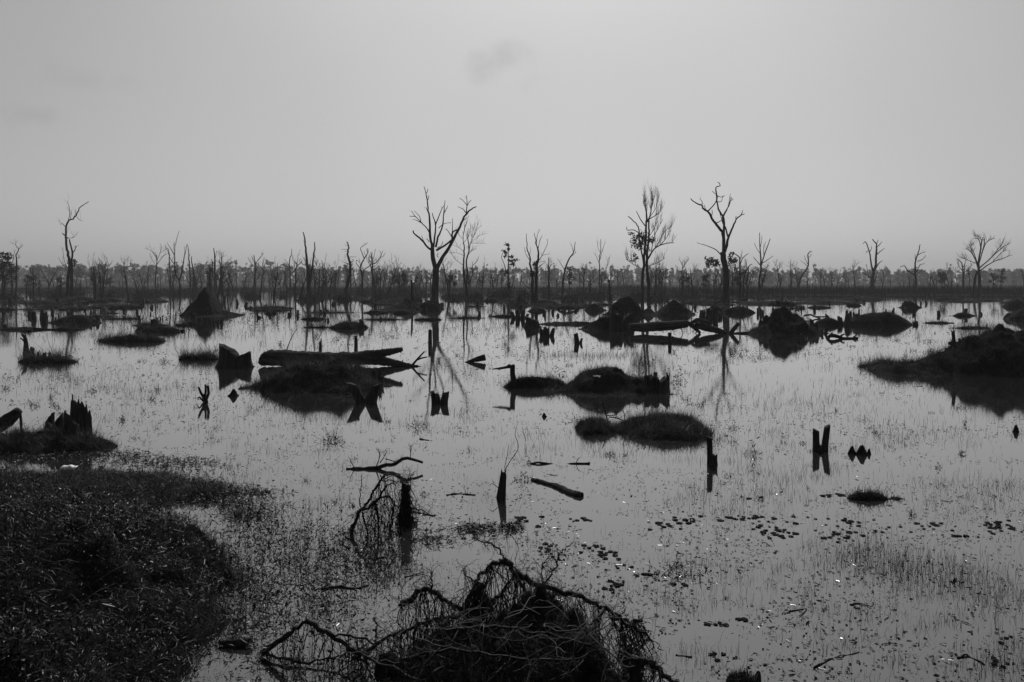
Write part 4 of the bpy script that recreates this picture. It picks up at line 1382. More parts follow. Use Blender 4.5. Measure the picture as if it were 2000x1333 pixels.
# --- left side
stumps('tall splintered stump cluster on the weedy spit at the left edge', [
    (97, 862, 17, 803, 'slope', (2, 0), 0.1, 0, 3.1), (115, 866, 20, 807, 'slope', (0, 0), 0.1, 0, 3.0), (139, 872, 26, 800, 'slope', (0, 0), 0.1, 0, 0.5),
    (151, 866, 26, 777, 'jagged', (-2, 0), 0.1), (167, 864, 20, 782, 'jagged', (0, 0), 0.1), (143, 868, 5, 768, 'jagged', (0, 0), 0.05)])
mound('low weedy spit under the splintered stump cluster', -60, 228, 882, 846, 'dome', 0.32, [(120, 228, 856, 'dome')], (7000, 0.10))
trace('fallen_log', 'broken tilted log with a pale knot at the left edge', 'log', (0, 0), 1, (18, 846), [
    ([30, 31, 28, 24, 17], 15, [(-22, 842), (-4, 832), (10, 825), (24, 814), (37, 802)]),
    (7, 4, [(14, 812), (26, 805), (38, 800)]), (5, 5, [(39, 803), (41, 825), (41, 846)])], m=M_WOOD, n=12, names=['trunk', 'branch'], depth=0.2, seed=64, wob=0.004)
trace('snag', 'forked upright snag on a small islet at far left', 'snag', (0, 0), 1, (52, 692), [
    ([10, 8, 6.5, 5], 5, [(52, 696), (51, 680), (50, 665), (47, 655)]), (4, 3, [(49, 662), (44, 655), (42, 652)]), (3, 2, [(50, 670), (45, 664), (41, 660)])],
    n=7, seed=65, minw=1)
stump('leaning broken stub beside the forked snag at far left', 61, 692, 10, 677, 'slope', (4, 0), 0.2)
mound('thin weedy islet with a row of stubs at far left', 42, 152, 709, 697, 'dome', 0.3, [], (2600, 0.2))
for (x, w, t, lb) in ((74, 5, 684, 'leftmost stub of the three on the weedy islet at far left'), (86, 8, 688, 'thickest middle stub of three on the weedy islet at far left'), (96, 4, 686, 'rightmost thin stub of three on the weedy islet at far left')):
    stump(lb, x, 706, w, t, 'jagged', (1, 0), 0.1, d=dist(704))
mound('steep dark termite mound with a sharp peak left of centre', 352, 448, 618, 553, 'cone', 0.9, [(395, 470, 606, 'bell')], (1500, 0.14), rough=0.09)
stumps('four short stubs in a row in front of the sharp peaked mound', [(402, 632, 6, 618, 'jagged'), (412, 634, 4, 622, 'jagged'), (418, 634, 4, 624, 'jagged'), (433, 634, 5, 622, 'jagged'), (426, 634, 4, 621, 'jagged')])
stump('lone short post at the foot of the sharp peaked mound', 380, 624, 6, 612, 'cut', (0, 0), 0.1)
stumps('ragged row of leaning stubs in the far left shallows', [(66, 625, 9, 606, 'jagged', (-1, 0)), (80, 622, 5, 602, 'jagged', (2, 0)), (86, 628, 6, 605, 'jagged', (-4, 0)), (91, 628, 6, 606, 'jagged', (-2, 0)), (102, 628, 4, 612, 'slope', (3, 0))])
mound('low hump with stubs in the far left shallows', 98, 196, 632, 618, 'dome', 0.4, [(125, 185, 616, 'dome')], (1500, 0.2))
for (x, w, t, lb) in ((151, 5, 620, 'thin stub, leftmost of three on the low hump at far left'), (174, 13, 617, 'fat round stub in the middle of the low hump at far left'), (191, 6, 616, 'square stub at the right end of the low hump at far left')):
    stump(lb, x, 631, w, t, 'jagged', (0, 0), 0.15)
stump('thick square stump on the weedy islet below the sharp peaked mound', 301, 642, 15, 624, 'cut', (0, 0), 0.15)
mound('weedy islet round the thick square stump', 262, 365, 649, 639, 'dome', 0.3, [(262, 290, 636, 'dome')], (2600, 0.17))
mound('ragged weed bar with tall sprigs left of the slanting stump', 195, 332, 668, 655, 'dome', 0.25, [(235, 275, 651, 'bell')], (3200, 0.18))
mound('low bar of weeds touching the slanting stump', 342, 430, 703, 696, 'dome', 0.2, [], (2200, 0.22))
mound('small dome with a round stub, left of centre in mid water', 645, 722, 642, 629, 'dome', 0.5, [], (2000, 0.2))
stump('round stub on the small dome in mid water left of centre', 706, 641, 10, 623, 'jagged', (0, 0), 0.1)
stump('short tilted log stub lying in the left shallows', 11, 641, 8, 632, 'slope', (-2, 0), 0.2)
mound('long flat mud bar in the left shallows', -5, 100, 645, 639, 'dome', 0.1, [], (260, 0.15))

# --- by the large tree and across the middle
mound('pointed half of the twin earth mounds at the foot of the large tree', 760, 826, 606, 580, 'cone', 0.8, [(735, 800, 596, 'bell')], (800, 0.2))
mound('lower right half of the twin earth mounds at the foot of the large tree', 815, 868, 605, 588, 'dome', 0.7, [], (500, 0.2))
trace('snag', 'thin crooked snag on the pointed mound by the large tree', 'snag', (0, 0), 1, (806, 590), [([5, 4, 3, 3], 3, [(806, 588), (805, 570), (804, 552), (803, 548)]), (2, 1.5, [(805, 556), (808, 553), (810, 552)])], n=5, seed=66, minw=1, d=96)
mound('flat dark islet in front of the twin earth mounds', 760, 806, 613, 606, 'dome', 0.5, [], (300, 0.15))
mound('small cone mound beside the double trunked tree', 990, 1040, 597, 574, 'cone', 0.8, [], (500, 0.2))
stumps('claw shaped jagged stump in the middle shallows', [(1004, 622, 9, 608, 'jagged', (-5, 0)), (1012, 623, 10, 604, 'jagged', (-1, 0)), (1020, 623, 9, 603, 'jagged', (3, 0)), (1028, 622, 6, 612, 'jagged', (4, 0))])
mound('small round hump behind the claw shaped stump', 1030, 1070, 609, 602, 'dome', 0.5, [], (250, 0.14))
stump('squat rounded stump at the left end of the thin mud bar', 1039, 640, 26, 618, 'slope', (0, 0), 0.5)
mound('thin straight mud bar stretching to the big broken log', 1050, 1180, 634, 628, 'dome', 0.08, [(1075, 1095, 627, 'dome'), (1120, 1135, 627, 'dome')], (300, 0.12))
stumps('crown shaped jagged stump in mid water right of centre', [(1060, 657, 10, 640, 'jagged', (-6, 0)), (1067, 658, 13, 638, 'jagged', (0, 0)), (1077, 657, 9, 640, 'jagged', (5, 0))], roots=2)
stumps('short stub with a side spur right of the crown shaped stump', [(1127, 671, 10, 652, 'cut', (-3, 0), 0.2, 0.3, 0), (1134, 671, 5, 660, 'jagged', (3, 0))])
mound('low dark mud bank under the big stump of the broken log', 1143, 1245, 645, 618, 'dome', 0.5, [(1143, 1200, 632, 'dome')], (700, 0.14))
stumps('big broken stump with a slanting top at the left end of the broken log', [(1201, 644, 18, 605, 'slope', (-2, 0), 0.3, 0, 0.2), (1213, 644, 24, 612, 'jagged', (0, 0), 0.3), (1226, 644, 20, 610, 'jagged', (2, 0), 0.3)], 52.5)
O5, S5 = (1100, 580), 4.65
trace('fallen_log', 'big broken log with splintered middle lying right of the slanting stump', 'log', O5, S5, (1000, 330), [
    ([70, 92, 96, 92, 80, 70], 70, [(600, 275), (720, 278), (850, 270), (980, 262), (1080, 250), (1130, 245)]),
    ([26, 32, 24], 20, [(985, 300), (1050, 255), (1110, 228)]),
    ([34, 46, 40, 24], 24, [(1105, 225), (1160, 255), (1200, 290), (1240, 330)]),
    ([30, 38, 44, 30], 30, [(1140, 255), (1210, 210), (1260, 220), (1328, 236)]),
    ([60, 70, 60, 44, 30], 30, [(1190, 250), (1290, 280), (1380, 300), (1450, 325), (1490, 345)]),
    ([36, 42, 34], 30, [(1495, 345), (1540, 290), (1585, 240)]),
    ([30, 46, 58, 50, 36, 18], 12, [(1470, 345), (1580, 340), (1680, 340), (1770, 345), (1840, 358), (1915, 378)]),
    (10, 6, [(1070, 290), (1080, 310), (1085, 335)]),
    (10, 6, [(1210, 300), (1200, 330), (1190, 345)]),
], m=M_WOOD, n=14, names=['trunk', 'splinter', 'splinter', 'splinter', 'trunk', 'branch', 'branch', 'twig'], d=49.5, depth=0.25, seed=67, wob=0.004, per=4, rough=0.04)
stump('lone post with a mud skirt in front of the broken log', 1308, 671, 8, 650, 'cut', (0, 0), 0.1)
mound('tiny mud skirt left of the lone post in front of the broken log', 1284, 1306, 671, 667, 'dome', 0.3, [], (120, 0.08))
mound('rounded hill behind the big slanting stump', 1186, 1262, 616, 582, 'dome', 0.6, [(1240, 1290, 600, 'bell')], (1200, 0.22))
mound('rounded hill right of the tall twin trunked tree', 1268, 1364, 616, 587, 'bell', 0.6, [(1285, 1345, 590, 'dome')], (1200, 0.22))
mound('small hump left of the rounded hill behind the slanting stump', 1140, 1182, 607, 595, 'dome', 0.6, [], (300, 0.16))
trace('dead_branch', 'long arched root reaching out of the water in the middle distance', 'branch', (0, 0), 1, (1095, 606), [([4, 6, 5, 5], 5, [(1086, 608), (1098, 601), (1112, 600), (1130, 606)]), (4, 3, [(1112, 600), (1111, 608), (1109, 612)])], n=6, names=['stem', 'side_branch'], seed=68)
stumps('wide low ring of rotten stubs right of the rounded hill', [(1372, 622, 12, 603, 'jagged'), (1385, 622, 12, 599, 'jagged'), (1396, 622, 12, 596, 'jagged', (2, 0)), (1406, 620, 10, 608, 'jagged')])
mound('low hump with a crest at the foot of the vase shaped tree', 1408, 1475, 612, 600, 'dome', 0.4, [(1370, 1420, 596, 'bell')], (500, 0.18))
stump('thin post right of the vase shaped tree', 1480, 614, 5, 602, 'cut', (0, 0), 0.1)

# --- right hand mounds
mound('large dark mound crowned with scrub right of the broken log', 1462, 1604, 654, 601, 'bell', 0.75, [(1488, 1578, 603, 'dome'), (1455, 1520, 640, 'dome')], (5000, 0.2), rough=0.1)
sr = copy_thing(SHR[1], on_water(1535, 640) + Vector((0, 0.6, 1.45)), 0.4, (0.9, 0.7, 0.75), 'bushy scrub on top of the large dark mound', 'scrub on the large mound')
del sr['group']
sr = copy_thing(SHR[3], on_water(1560, 640) + Vector((0, 0.6, 1.2)), 1.4, (0.7, 0.6, 0.7), 'ragged scrub on the right shoulder of the large dark mound', 'scrub on the large mound')
del sr['group']
stumps('clump of ragged stubs at the right foot of the large dark mound', [(1585, 649, 9, 622, 'jagged'), (1594, 651, 10, 628, 'jagged'), (1604, 652, 6, 640, 'jagged', (3, 0)), (1612, 652, 5, 638, 'jagged', (4, 0))])
trace('dead_branch', 'forked driftwood on the water right of the large dark mound', 'branch', (0, 0), 1, (1645, 662), [
    ([4, 8, 8, 6, 7, 6], 4, [(1615, 664), (1622, 656), (1634, 657), (1645, 661), (1660, 662), (1675, 661)]), (5, 3, [(1618, 660), (1622, 654), (1625, 650)]), (5, 3, [(1640, 659), (1645, 655), (1650, 653)]), (4, 3, [(1664, 662), (1669, 658), (1673, 656)]), (3, 2, [(1660, 663), (1667, 666), (1673, 668)])],
    n=7, names=['stem', 'side_branch'], seed=69, wob=0.008)
trace('dead_branch', 'thin driftwood arching behind the large dark mound', 'branch', (0, 0), 1, (1590, 622), [(4, 3, [(1570, 617), (1583, 615), (1592, 619), (1612, 619)]), (3, 2, [(1590, 619), (1600, 622), (1604, 623)])], n=5, names=['stem', 'side_branch'], seed=70)
mound('long low earth mound with stubs right of the large dark mound', 1640, 1792, 636, 613, 'dome', 0.4, [(1690, 1760, 612, 'dome'), (1592, 1640, 622, 'dome')], (2800, 0.17))
stumps('comb of rotten stubs on the left crest of the long low mound', [(1654, 634, 6, 603, 'jagged'), (1661, 634, 6, 605, 'jagged'), (1668, 634, 5, 607, 'jagged'), (1677, 634, 4, 600, 'jagged', (1, 0))], d=62.0)
stumps('pair of stout jagged stubs at the left foot of the long low mound', [(1642, 635, 10, 616, 'jagged', (-2, 0)), (1655, 636, 12, 612, 'jagged', (2, 0))])
stump('pointed stub left of the long low mound', 1617, 626, 7, 613, 'slope', (-2, 0), 0.2)
stump('stubby post at the right tip of the long low mound', 1788, 635, 10, 626, 'jagged', (0, 0), 0.2)
mound('small dark island mound in front of the right hand reeds', 1749, 1798, 602, 587, 'bell', 0.6, [(1760, 1790, 589, 'dome')], (500, 0.2))
stump('small floating looking post left of the island mound', 1744, 614, 5, 605, 'jagged', (0, 0), 0.1)
mound('flat islet with a leaning post at right', 1856, 1906, 618, 611, 'dome', 0.4, [], (260, 0.1))
stump('leaning post on the flat islet at right', 1886, 617, 7, 603, 'cut', (1, 0), 0.1)
mound('farther of the two grassy mounds at the right edge', 1958, 2010, 600, 586, 'dome', 0.5, [], (500, 0.18))
mound('nearer of the two grassy mounds at the right edge', 1960, 2060, 625, 604, 'dome', 0.6, [], (900, 0.18))
mound('big rough grassy mound at the right edge with a long low tail', 1812, 2090, 735, 668, 'dome', 0.75, [(1900, 2080, 656, 'dome'), (1815, 1890, 700, 'dome'), (1700, 1850, 708, 'dome')], (24000, 0.16), rough=0.14, step=0.06)
stumps('upright snag with two spurs on the big rough mound at right', [(1867, 715, 8, 642, 'jagged', (-6, 0), 0.5), (1862, 715, 5, 657, 'jagged', (-4, 0)), (1873, 715, 6, 660, 'jagged', (2, 0))], d=29.5, name='snag', cat='snag')
stump('short stub left of the upright snag on the big rough mound', 1852, 720, 8, 676, 'jagged', (-3, 0), 0.3, d=29.2)
trace('fallen_log', 'straight log lying behind the upright snag on the right', 'log', (0, 0), 1, (1895, 672), [(7, 7, [(1853, 671), (1880, 670), (1915, 669), (1935, 668)])], m=M_WOOD, n=8, names=['trunk'], d=33.5, seed=71)
trace('dead_branch', 'thin stick slanting from the water by the big rough mound', 'branch', (0, 0), 1, (1828, 695), [(2, 1, [(1826, 694), (1838, 684), (1846, 679)])], n=4, names=['stem'], seed=72)

# --- the middle row nearer the camera
trace('tree_stump', 'neck shaped stump with a flat beak pointing left', 'stump', (0, 0), 1, (1003, 757), [
    ([14, 12, 11, 11], 11, [(1003, 764), (1003, 745), (1001, 730), (1001, 718)]), ([9, 6, 5, 2], 2, [(1005, 716), (992, 717), (978, 719), (962, 720)]), (4, 3, [(990, 716), (994, 713), (997, 712)])],
    m=M_STUMP, n=9, names=['stem', 'beak', 'splinter'], seed=73, wob=0.004)
mound('low grassy ridge joining the neck shaped stump to the round mound', 990, 1115, 758, 736, 'dome', 0.25, [(1000, 1060, 737, 'dome')], (4200, 0.09))
mound('round earth mound behind the sawn stump', 1085, 1300, 772, 724, 'bell', 0.8, [(1115, 1225, 722, 'dome'), (1230, 1310, 752, 'dome')], (9000, 0.09), rough=0.08)
stump('sawn stump with a pale cut top in front of the round mound', 1166, 768, 17, 735, 'cut', (0, 0), 0.06, slope=0.1, phase=1.57, pale=True)
stumps('wide rotten stump with ragged horns right of the round mound', [(1271, 764, 26, 731, 'jagged', (-2, 0), 0.1), (1292, 766, 28, 733, 'jagged', (0, 0), 0.1), (1304, 764, 8, 725, 'jagged', (1, 0)), (1280, 762, 9, 726, 'jagged', (0, 0))])
mound('larger weedy mound in the middle foreground', 1206, 1384, 860, 816, 'dome', 1.35, [(1225, 1330, 814, 'dome'), (1330, 1384, 838, 'dome')], (11000, 0.09), rough=0.12)
mound('smaller weedy mound left of the larger one in the middle foreground', 1124, 1204, 848, 820, 'dome', 1.3, [], (3500, 0.08), rough=0.12)
trace('dead_branch', 'bent twiggy branch between the two weedy mounds', 'branch', (0, 0), 1, (1190, 832), [
    ([3, 2.5, 2, 1.5], 1.5, [(1188, 830), (1183, 808), (1178, 792), (1176, 787)]), (2.5, 2, [(1184, 812), (1196, 812), (1206, 810)]), (3, 2, [(1190, 815), (1205, 816), (1220, 822)]), (3, 1.5, [(1219, 824), (1217, 806), (1213, 798)])],
    n=5, names=['stem', 'side_branch'], seed=74, twigs=dict(n=3, len=16, r=0.006, lev=1, up=0.2))
stumps('square post with a short side stub in the right foreground', [(1387, 908, 11.5, 855, 'cut', (-1, 0), 0.12, 0.5, 3.0), (1396, 908, 10, 884, 'jagged', (1, 0), 0.3)])
stumps('twin stump of two prongs in the right foreground', [(1594, 880, 13, 840, 'cut', (-1, 0), 0.12, 0.4, 2.8), (1610, 880, 13, 833, 'cut', (6, 0), 0.12, 0.5, 0.2), (1602, 881, 8, 868, 'jagged', (0, 0), 0.3)], roots=5)
clump('ragged weed collar round the foot of the twin stump', 1602, 883, 46, 12, 14, 60, name='weed_clump', cat='weeds')
mound('small dark weed hump far right in the foreground', 1656, 1746, 978, 962, 'dome', 0.35, [(1735, 1768, 972, 'dome')], (900, 0.05), rough=0.08)
stumps('leaning root snag draped in strands in the middle foreground', [(976, 972, 12, 914, 'jagged', (9, 0), 0.2), (985, 972, 6, 918, 'jagged', (2, 0), 0.1)], name='snag', cat='snag')
trace('dead_branch', 'thin whip branching upward from the leaning root snag', 'branch', (0, 0), 1, (982, 972), [
    (2.4, 1.4, [(985, 920), (996, 902), (1008, 885), (1012, 868), (1006, 850), (1008, 836)]), (1.6, 1, [(985, 915), (990, 890), (994, 866)]), (1.6, 1.2, [(975, 955), (962, 945), (955, 950)]), (1.8, 1.2, [(1027, 862), (1024, 850), (1020, 836)])],
    n=4, names=['stem', 'side_branch'], seed=76, twigs=dict(n=1, len=18, r=0.003, lev=0))
trace('dead_branch', 'knotted floating branch with short spikes in the middle foreground', 'branch', (0, 0), 1, (750, 922), [
    ([5, 8, 9, 9, 8, 7, 5], 3, [(676, 916), (700, 916), (730, 915), (755, 909), (772, 906), (795, 895), (826, 904)]), (2.5, 1.5, [(735, 912), (741, 894), (739, 878)]), (2.5, 1.2, [(742, 905), (750, 893), (754, 886)]), (2, 1.2, [(801, 896), (802, 885), (801, 872)]), (2.5, 1.5, [(752, 897), (772, 905), (780, 903)]), (2, 1, [(692, 914), (687, 906), (683, 899)])],
    n=6, names=['stem', 'side_branch'], m=M_ROOT, d=13.7, seed=77, twigs=dict(n=5, len=16, r=0.006, lev=1, up=0.15, kids=2))
trace('dead_branch', 'small floating branch behind the half sunken log', 'branch', (0, 0), 1, (1090, 908), [
    ([4, 5, 3, 3, 4], 2, [(1036, 906), (1058, 904), (1090, 909), (1115, 906), (1152, 905)]), (2, 1, [(1125, 905), (1128, 898), (1130, 893)])], n=5, names=['stem', 'side_branch'], d=14.1, m=M_ROOT, seed=78, twigs=dict(n=4, len=12, r=0.005, lev=0, up=0.0))
trace('dead_branch', 'many pronged root sprouting like a hand left of the grassy mound', 'branch', (0, 0), 1, (402, 786), [
    ([12, 10, 8], 7, [(403, 795), (401, 782), (397, 770)]), (6, 4, [(398, 778), (392, 765), (389, 756)]), (7, 5, [(403, 780), (408, 768), (408, 753)]), (6, 4, [(400, 778), (401, 764), (399, 752)]), (4, 2, [(397, 784), (391, 775), (389, 780)])],
    n=7, names=['stem', 'prong'], m=M_STUMP, seed=79)


for (lb, x, yb, w, h, n, lf) in (
    ('spiky dry weeds right of the wide rotten stump', 1325, 748, 30, 26, 10, 60),
    ('triangular tangle of fine twigs in open water', 650, 862, 40, 32, 34, 30),
    ('low tangle of twigs with tall stems below the pair of stubby stumps', 818, 835, 56, 22, 26, 50),
    ('flat fan of twigs left of the V of leaning stumps', 492, 802, 34, 16, 16, 0),
    ('small floating weed knot with a leaning stick left of the square post', 1432, 838, 26, 12, 10, 50),
    ('spindly weed with curled top left of the twin stump', 1474, 890, 14, 44, 6, 16),
    ('dark star shaped weed knot left of the square post', 1191, 890, 24, 12, 12, 60),
    ('smaller weed knot right of the star shaped one', 1219, 890, 12, 8, 8, 30),
    ('thin twig with a small knot at right', 1885, 830, 12, 22, 6, 6),
    ('twiggy driftweed below the big rough mound', 1880, 798, 42, 14, 16, 30),
    ('low prickly weed left of the half sunken log', 1022, 938, 30, 22, 12, 60),
    ('curved twig weed by the right edge of the leaning root snag', 918, 882, 46, 12, 10, 10),
    ('ragged weed at the left end of the smaller weedy mound', 1122, 822, 18, 18, 10, 20),
    ('thin bare weed on the low grassy ridge', 1094, 742, 24, 56, 6, 8),
    ('dry weed stalks on the wide rotten stump', 1262, 738, 34, 40, 10, 10),
    ('small sprig by the left end of the long log', 424, 702, 34, 26, 10, 50),
    ('sprig clump on the tail of the big rough mound', 1766, 706, 14, 18, 6, 30),
    ('upright weed stalks at the neck of the big rough mound', 1822, 702, 18, 44, 8, 20),
    ('weed knot in the reflection of the big rough mound', 1782, 686, 22, 8, 8, 30),
    ('low weed bar left of the upright snag', 1815, 668, 40, 12, 10, 40),
    ('weed sprigs on the right tip of the long low mound', 1772, 634, 34, 26, 10, 40),
    ('small twig heap in the water left of the long log', 112, 737, 40, 10, 10, 60),
    ('low dark weed knot at the left edge', 8, 760, 40, 14, 10, 60),
    ('drooping weed knot above the splintered stump cluster', 60, 790, 30, 10, 9, 40),
    ('small round weed knot right of the drooping one', 68, 795, 26, 12, 9, 40),
    ('floating weed left of the many pronged root', 182, 765, 26, 10, 8, 60),
    ('small bent stalk heap in the water below the splintered stumps', 264, 856, 18, 8, 8, 24),
    ('dry twig fan among the weeds in front of the broken log', 1440, 690, 60, 26, 14, 10),
    ('weed string below the large dark mound', 1480, 700, 60, 14, 12, 40),
    ('weed string right of the broken log tip', 1570, 662, 40, 14, 10, 30),
):
    clump(lb, x, yb, w, h, n, lf, name='weed_clump' if lf else 'twig_clump', cat='weeds' if lf else 'twigs', r=max(0.004, 0.35 * dist(yb) / F_PX))

mound('leftmost of three small pointed weed heaps right of the twin stump', 1654.65, 1673.35, 888, 862, 'cone', 0.8, [], (160, 0.0115938), name='weed_heap', cat='weeds', rough=0.12)
mound('tallest of three small pointed weed heaps right of the twin stump', 1670.9, 1695.1, 890, 856, 'cone', 0.8, [], (160, 0.015072), name='weed_heap', cat='weeds', rough=0.12)
mound('small rightmost of three pointed weed heaps by the twin stump', 1691.5, 1702.5, 888, 868, 'cone', 0.8, [], (160, 0.00891834), name='weed_heap', cat='weeds', rough=0.12)
mound('small pointed tuft alone in the middle of the water', 1056.95, 1069.05, 815, 801, 'cone', 0.8, [], (160, 0.00796257), name='weed_heap', cat='weeds', rough=0.12)
mound('small pointed tuft with a stick at the right edge', 1977.4, 1990.6, 845, 823, 'cone', 0.8, [], (160, 0.0112401), name='weed_heap', cat='weeds', rough=0.12)
mound('small pointed twig heap right of the many pronged root', 443.9, 468.1, 775, 755, 'cone', 0.8, [], (160, 0.0133973), name='weed_heap', cat='weeds', rough=0.12)
mound('tiny pointed twig heap beside the low tangle in front of the grassy mound', 509.4, 522.6, 770, 756, 'cone', 0.8, [], (160, 0.00959127), name='weed_heap', cat='weeds', rough=0.12)
# sprigs and splinters one meets all over the open water
rnd = random.Random(515)
for i in range(115):
    x = rnd.uniform(60, 1970); yb = rnd.uniform(655, 1010)
    if x < 560 and yb > 840: continue
    w = rnd.uniform(8, 26)
    clump('small dark twig sprig poking from the open water', x, yb, w, rnd.uniform(5, 16), rnd.randint(5, 10), rnd.choice([0, 12, 30]), 'twig sprigs in open water', name='twig_sprig', r=max(0.004, 0.4 * dist(yb) / F_PX))
# small stubs, posts and islets crowding the far shallows
rnd = random.Random(404)
lab_p = 'small dark broken stub poking from the crowded far shallows'
for i in range(150):
    x = rnd.uniform(0, 1500) if rnd.random() < 0.8 else rnd.uniform(1500, 2000); yb = rnd.uniform(588, 632) if x < 700 else rnd.uniform(587, 622)
    if 730 < x < 900 and yb > 607: continue
    h = rnd.uniform(4, 13)
    stump(lab_p, x, yb, rnd.uniform(2.5, 6.5), yb - h, rnd.choice(['jagged', 'jagged', 'slope', 'cut']), (rnd.uniform(-2, 2), 0), 0.15, group='stubs in the far shallows')
lab_i = 'low dark grassy islet in the crowded far shallows before the dead wood'
for i in range(80):
    x = rnd.uniform(-20, 1480); yb = rnd.uniform(583, 606) if rnd.random() < 0.7 else rnd.uniform(606, 650)
    if x > 1000 and yb > 606: x = rnd.uniform(0, 800)
    if 700 < x < 1000 and yb > 600: yb -= 12
    if 300 < x < 500 and yb < 625: x -= 220
    w = rnd.uniform(10, 48)
    ex = x + rnd.uniform(-0.8, 0.8) * w; ew = rnd.uniform(3, 9)
    mound(lab_i, x - w, x + w, yb, yb - rnd.uniform(1.5, 5), 'dome', rnd.uniform(0.08, 0.25), [(ex - ew, ex + ew, yb - rnd.uniform(3, 9), 'bell')], (int(w * 26), 0.26), group='islets in the far shallows', name='grassy_islet', cat='islet')
lab_j = 'thin weed bar far out at right below the reeds'
for (x, yb, w) in ((1620, 593, 60), (1600, 602, 26), (1668, 598, 16), (1500, 594, 70), (1690, 586, 50), (1880, 590, 40), (1930, 588, 30), (1975, 592, 26), (1830, 632, 34), (1850, 587, 30), (1580, 587, 44), (1900, 642, 40)):
    mound(lab_j, x - w, x + w, yb, yb - rnd.uniform(3, 7), 'dome', 0.25, [], (int(w * 8), 0.25), group='weed bars at right', name='weed_bar', cat='weeds')

# ------------------------------------------------------------------ foreground: bank, water plants, root tangles
def cover(fl, n, leaf_l, leaf_w, blade_n, blade_l, zmin=0.0, lift=0.1):
    """leaf and blade cover of a bank: numpy verts/faces"""
    p = fl.sample(n, zmin)
    p = p[NPR.uniform(0, 1, len(p)) < np.clip((fbm(p[:, 0] * 2.2, p[:, 1] * 2.2, 72) - 0.28) * 3.2, 0.08, 1)]; m_ = len(p)
    out = []
    if m_:
        patch = fbm(p[:, 0] * 1.6, p[:, 1] * 1.6, 71)
        up = NPR.gamma(1.5, lift / 1.5, m_) * (0.35 + 1.3 * patch)
        q = p + np.stack([NPR.normal(0, 0.02, m_), NPR.normal(0, 0.02, m_), up], 1)
        dr = NPR.normal(0, 1, (m_, 3)); dr[:, 2] = np.abs(dr[:, 2]) * 0.7 + 0.15
        nr = NPR.normal(0, 0.55, (m_, 3)) + np.array([0, 0, 1.0])
        out.append(leaves_np(q, dr, nr, NPR.gamma(3, leaf_l / 3, m_) * (0.5 + patch), NPR.gamma(3, leaf_w / 3, m_) * (0.5 + patch)))
    if blade_n:
        b = fl.sample(blade_n, zmin); k = len(b)
        out.append(blades_np(b - np.array([0, 0, 0.01]), rand_dirs(k, 0.8, 0.8), NPR.gamma(3, blade_l / 3, k), NPR.uniform(0.003, 0.008, k), 0.9))
    return join_np(out)


BB = [(-5.3, 8.5, 0.78, 2.5, 1.75, 'dome'), (-3.95, 8.0, 0.42, 0.8, 1.1, 'dome'), (-4.6, 6.1, 0.46, 1.6, 0.9, 'dome'), (-3.45, 7.2, 0.2, 0.75, 0.8, 'dome'), (-7.2, 8.0, 0.66, 1.9, 2.0, 'dome'), (-3.42, 7.45, 0.30, 0.85, 0.85, 'dome'), (-3.1, 6.6, 0.12, 0.5, 0.5, 'dome')]
b0 = Field(BB, 0.05, 41, 0.0, 1.4)
for _ in range(34):
    bx_, by_ = RNG.uniform(-7.5, -3.0), RNG.uniform(5.8, 9.6)
    bz_ = float(b0.z(np.array(bx_), np.array(by_)))
    if bz_ > 0.05: BB.append((bx_, by_, bz_ + RNG.uniform(0.06, 0.16), RNG.uniform(0.25, 0.55), RNG.uniform(0.2, 0.45), 'dome'))
bank = Field(BB, 0.05, 41, 0.06, 1.4)
tag(bank.build('bank', M_SOIL), kind='structure')
v, f = cover(bank, 120000, 0.042, 0.0085, 60000, 0.10, -0.05, 0.07)
tag(link('bank_plants', mesh_np('bank_plants', v, f, M_LEAF)), 'thick dark leafy ground cover on the near left bank', 'ground cover', kind='stuff')
spit = Field([(-7.4, 12.3, 0.2, 2.7, 0.9, 'dome'), (-5.3, 12.2, 0.13, 1.0, 0.55, 'dome'), (-10.0, 12.0, 0.26, 2.6, 1.1, 'dome')], 0.08, 43, 0.05, 1.6)
tag(spit.build('spit', M_SOIL), kind='structure')
v, f = cover(spit, 22000, 0.045, 0.010, 34000, 0.09, -0.02, 0.03)
tag(link('spit_grass', mesh_np('spit_grass', v, f, M_SPIT)), 'matted grass on the low spit behind the near left bank', 'grass', kind='stuff')


# dry straws lying over the bank
dm = MB(); rs = random.Random(19)
for q in bank.sample(420, 0.03):
    p0 = Vector(q) + Vector((0, 0, rs.uniform(0.03, 0.12))); a_ = rs.uniform(0, 6.28); ln = rs.uniform(0.08, 0.35)
    dv = Vector((math.cos(a_), math.sin(a_) * 0.6, rs.uniform(-0.1, 0.5)))
    dm.tube([p0, p0 + dv * ln * 0.5 + Vector((0, 0, 0.02)), p0 + dv * ln], [0.0022, 0.002, 0.0012], 3)
tag(dm.build('dry_straw', M_DRY), 'pale dry straws lying over the near left bank', 'straw', kind='stuff')


# shoots with lance leaves that stand in the shallow water
def px_blob(cx, cy, rx, ry, n, uniform=False):
    if uniform:
        x = NPR.uniform(cx - rx, cx + rx, n); y = NPR.uniform(cy - ry, cy + ry, n)
    else:
        x = NPR.normal(cx, rx * 0.5, n); y = NPR.normal(cy, ry * 0.5, n)
    return x, np.maximum(y, 600)


def to_world(x, y):
    d = F_PX * CAM_H / (y - HOR)
    return np.stack([(x - 1000) * d / F_PX, d, np.zeros_like(d)], 1)


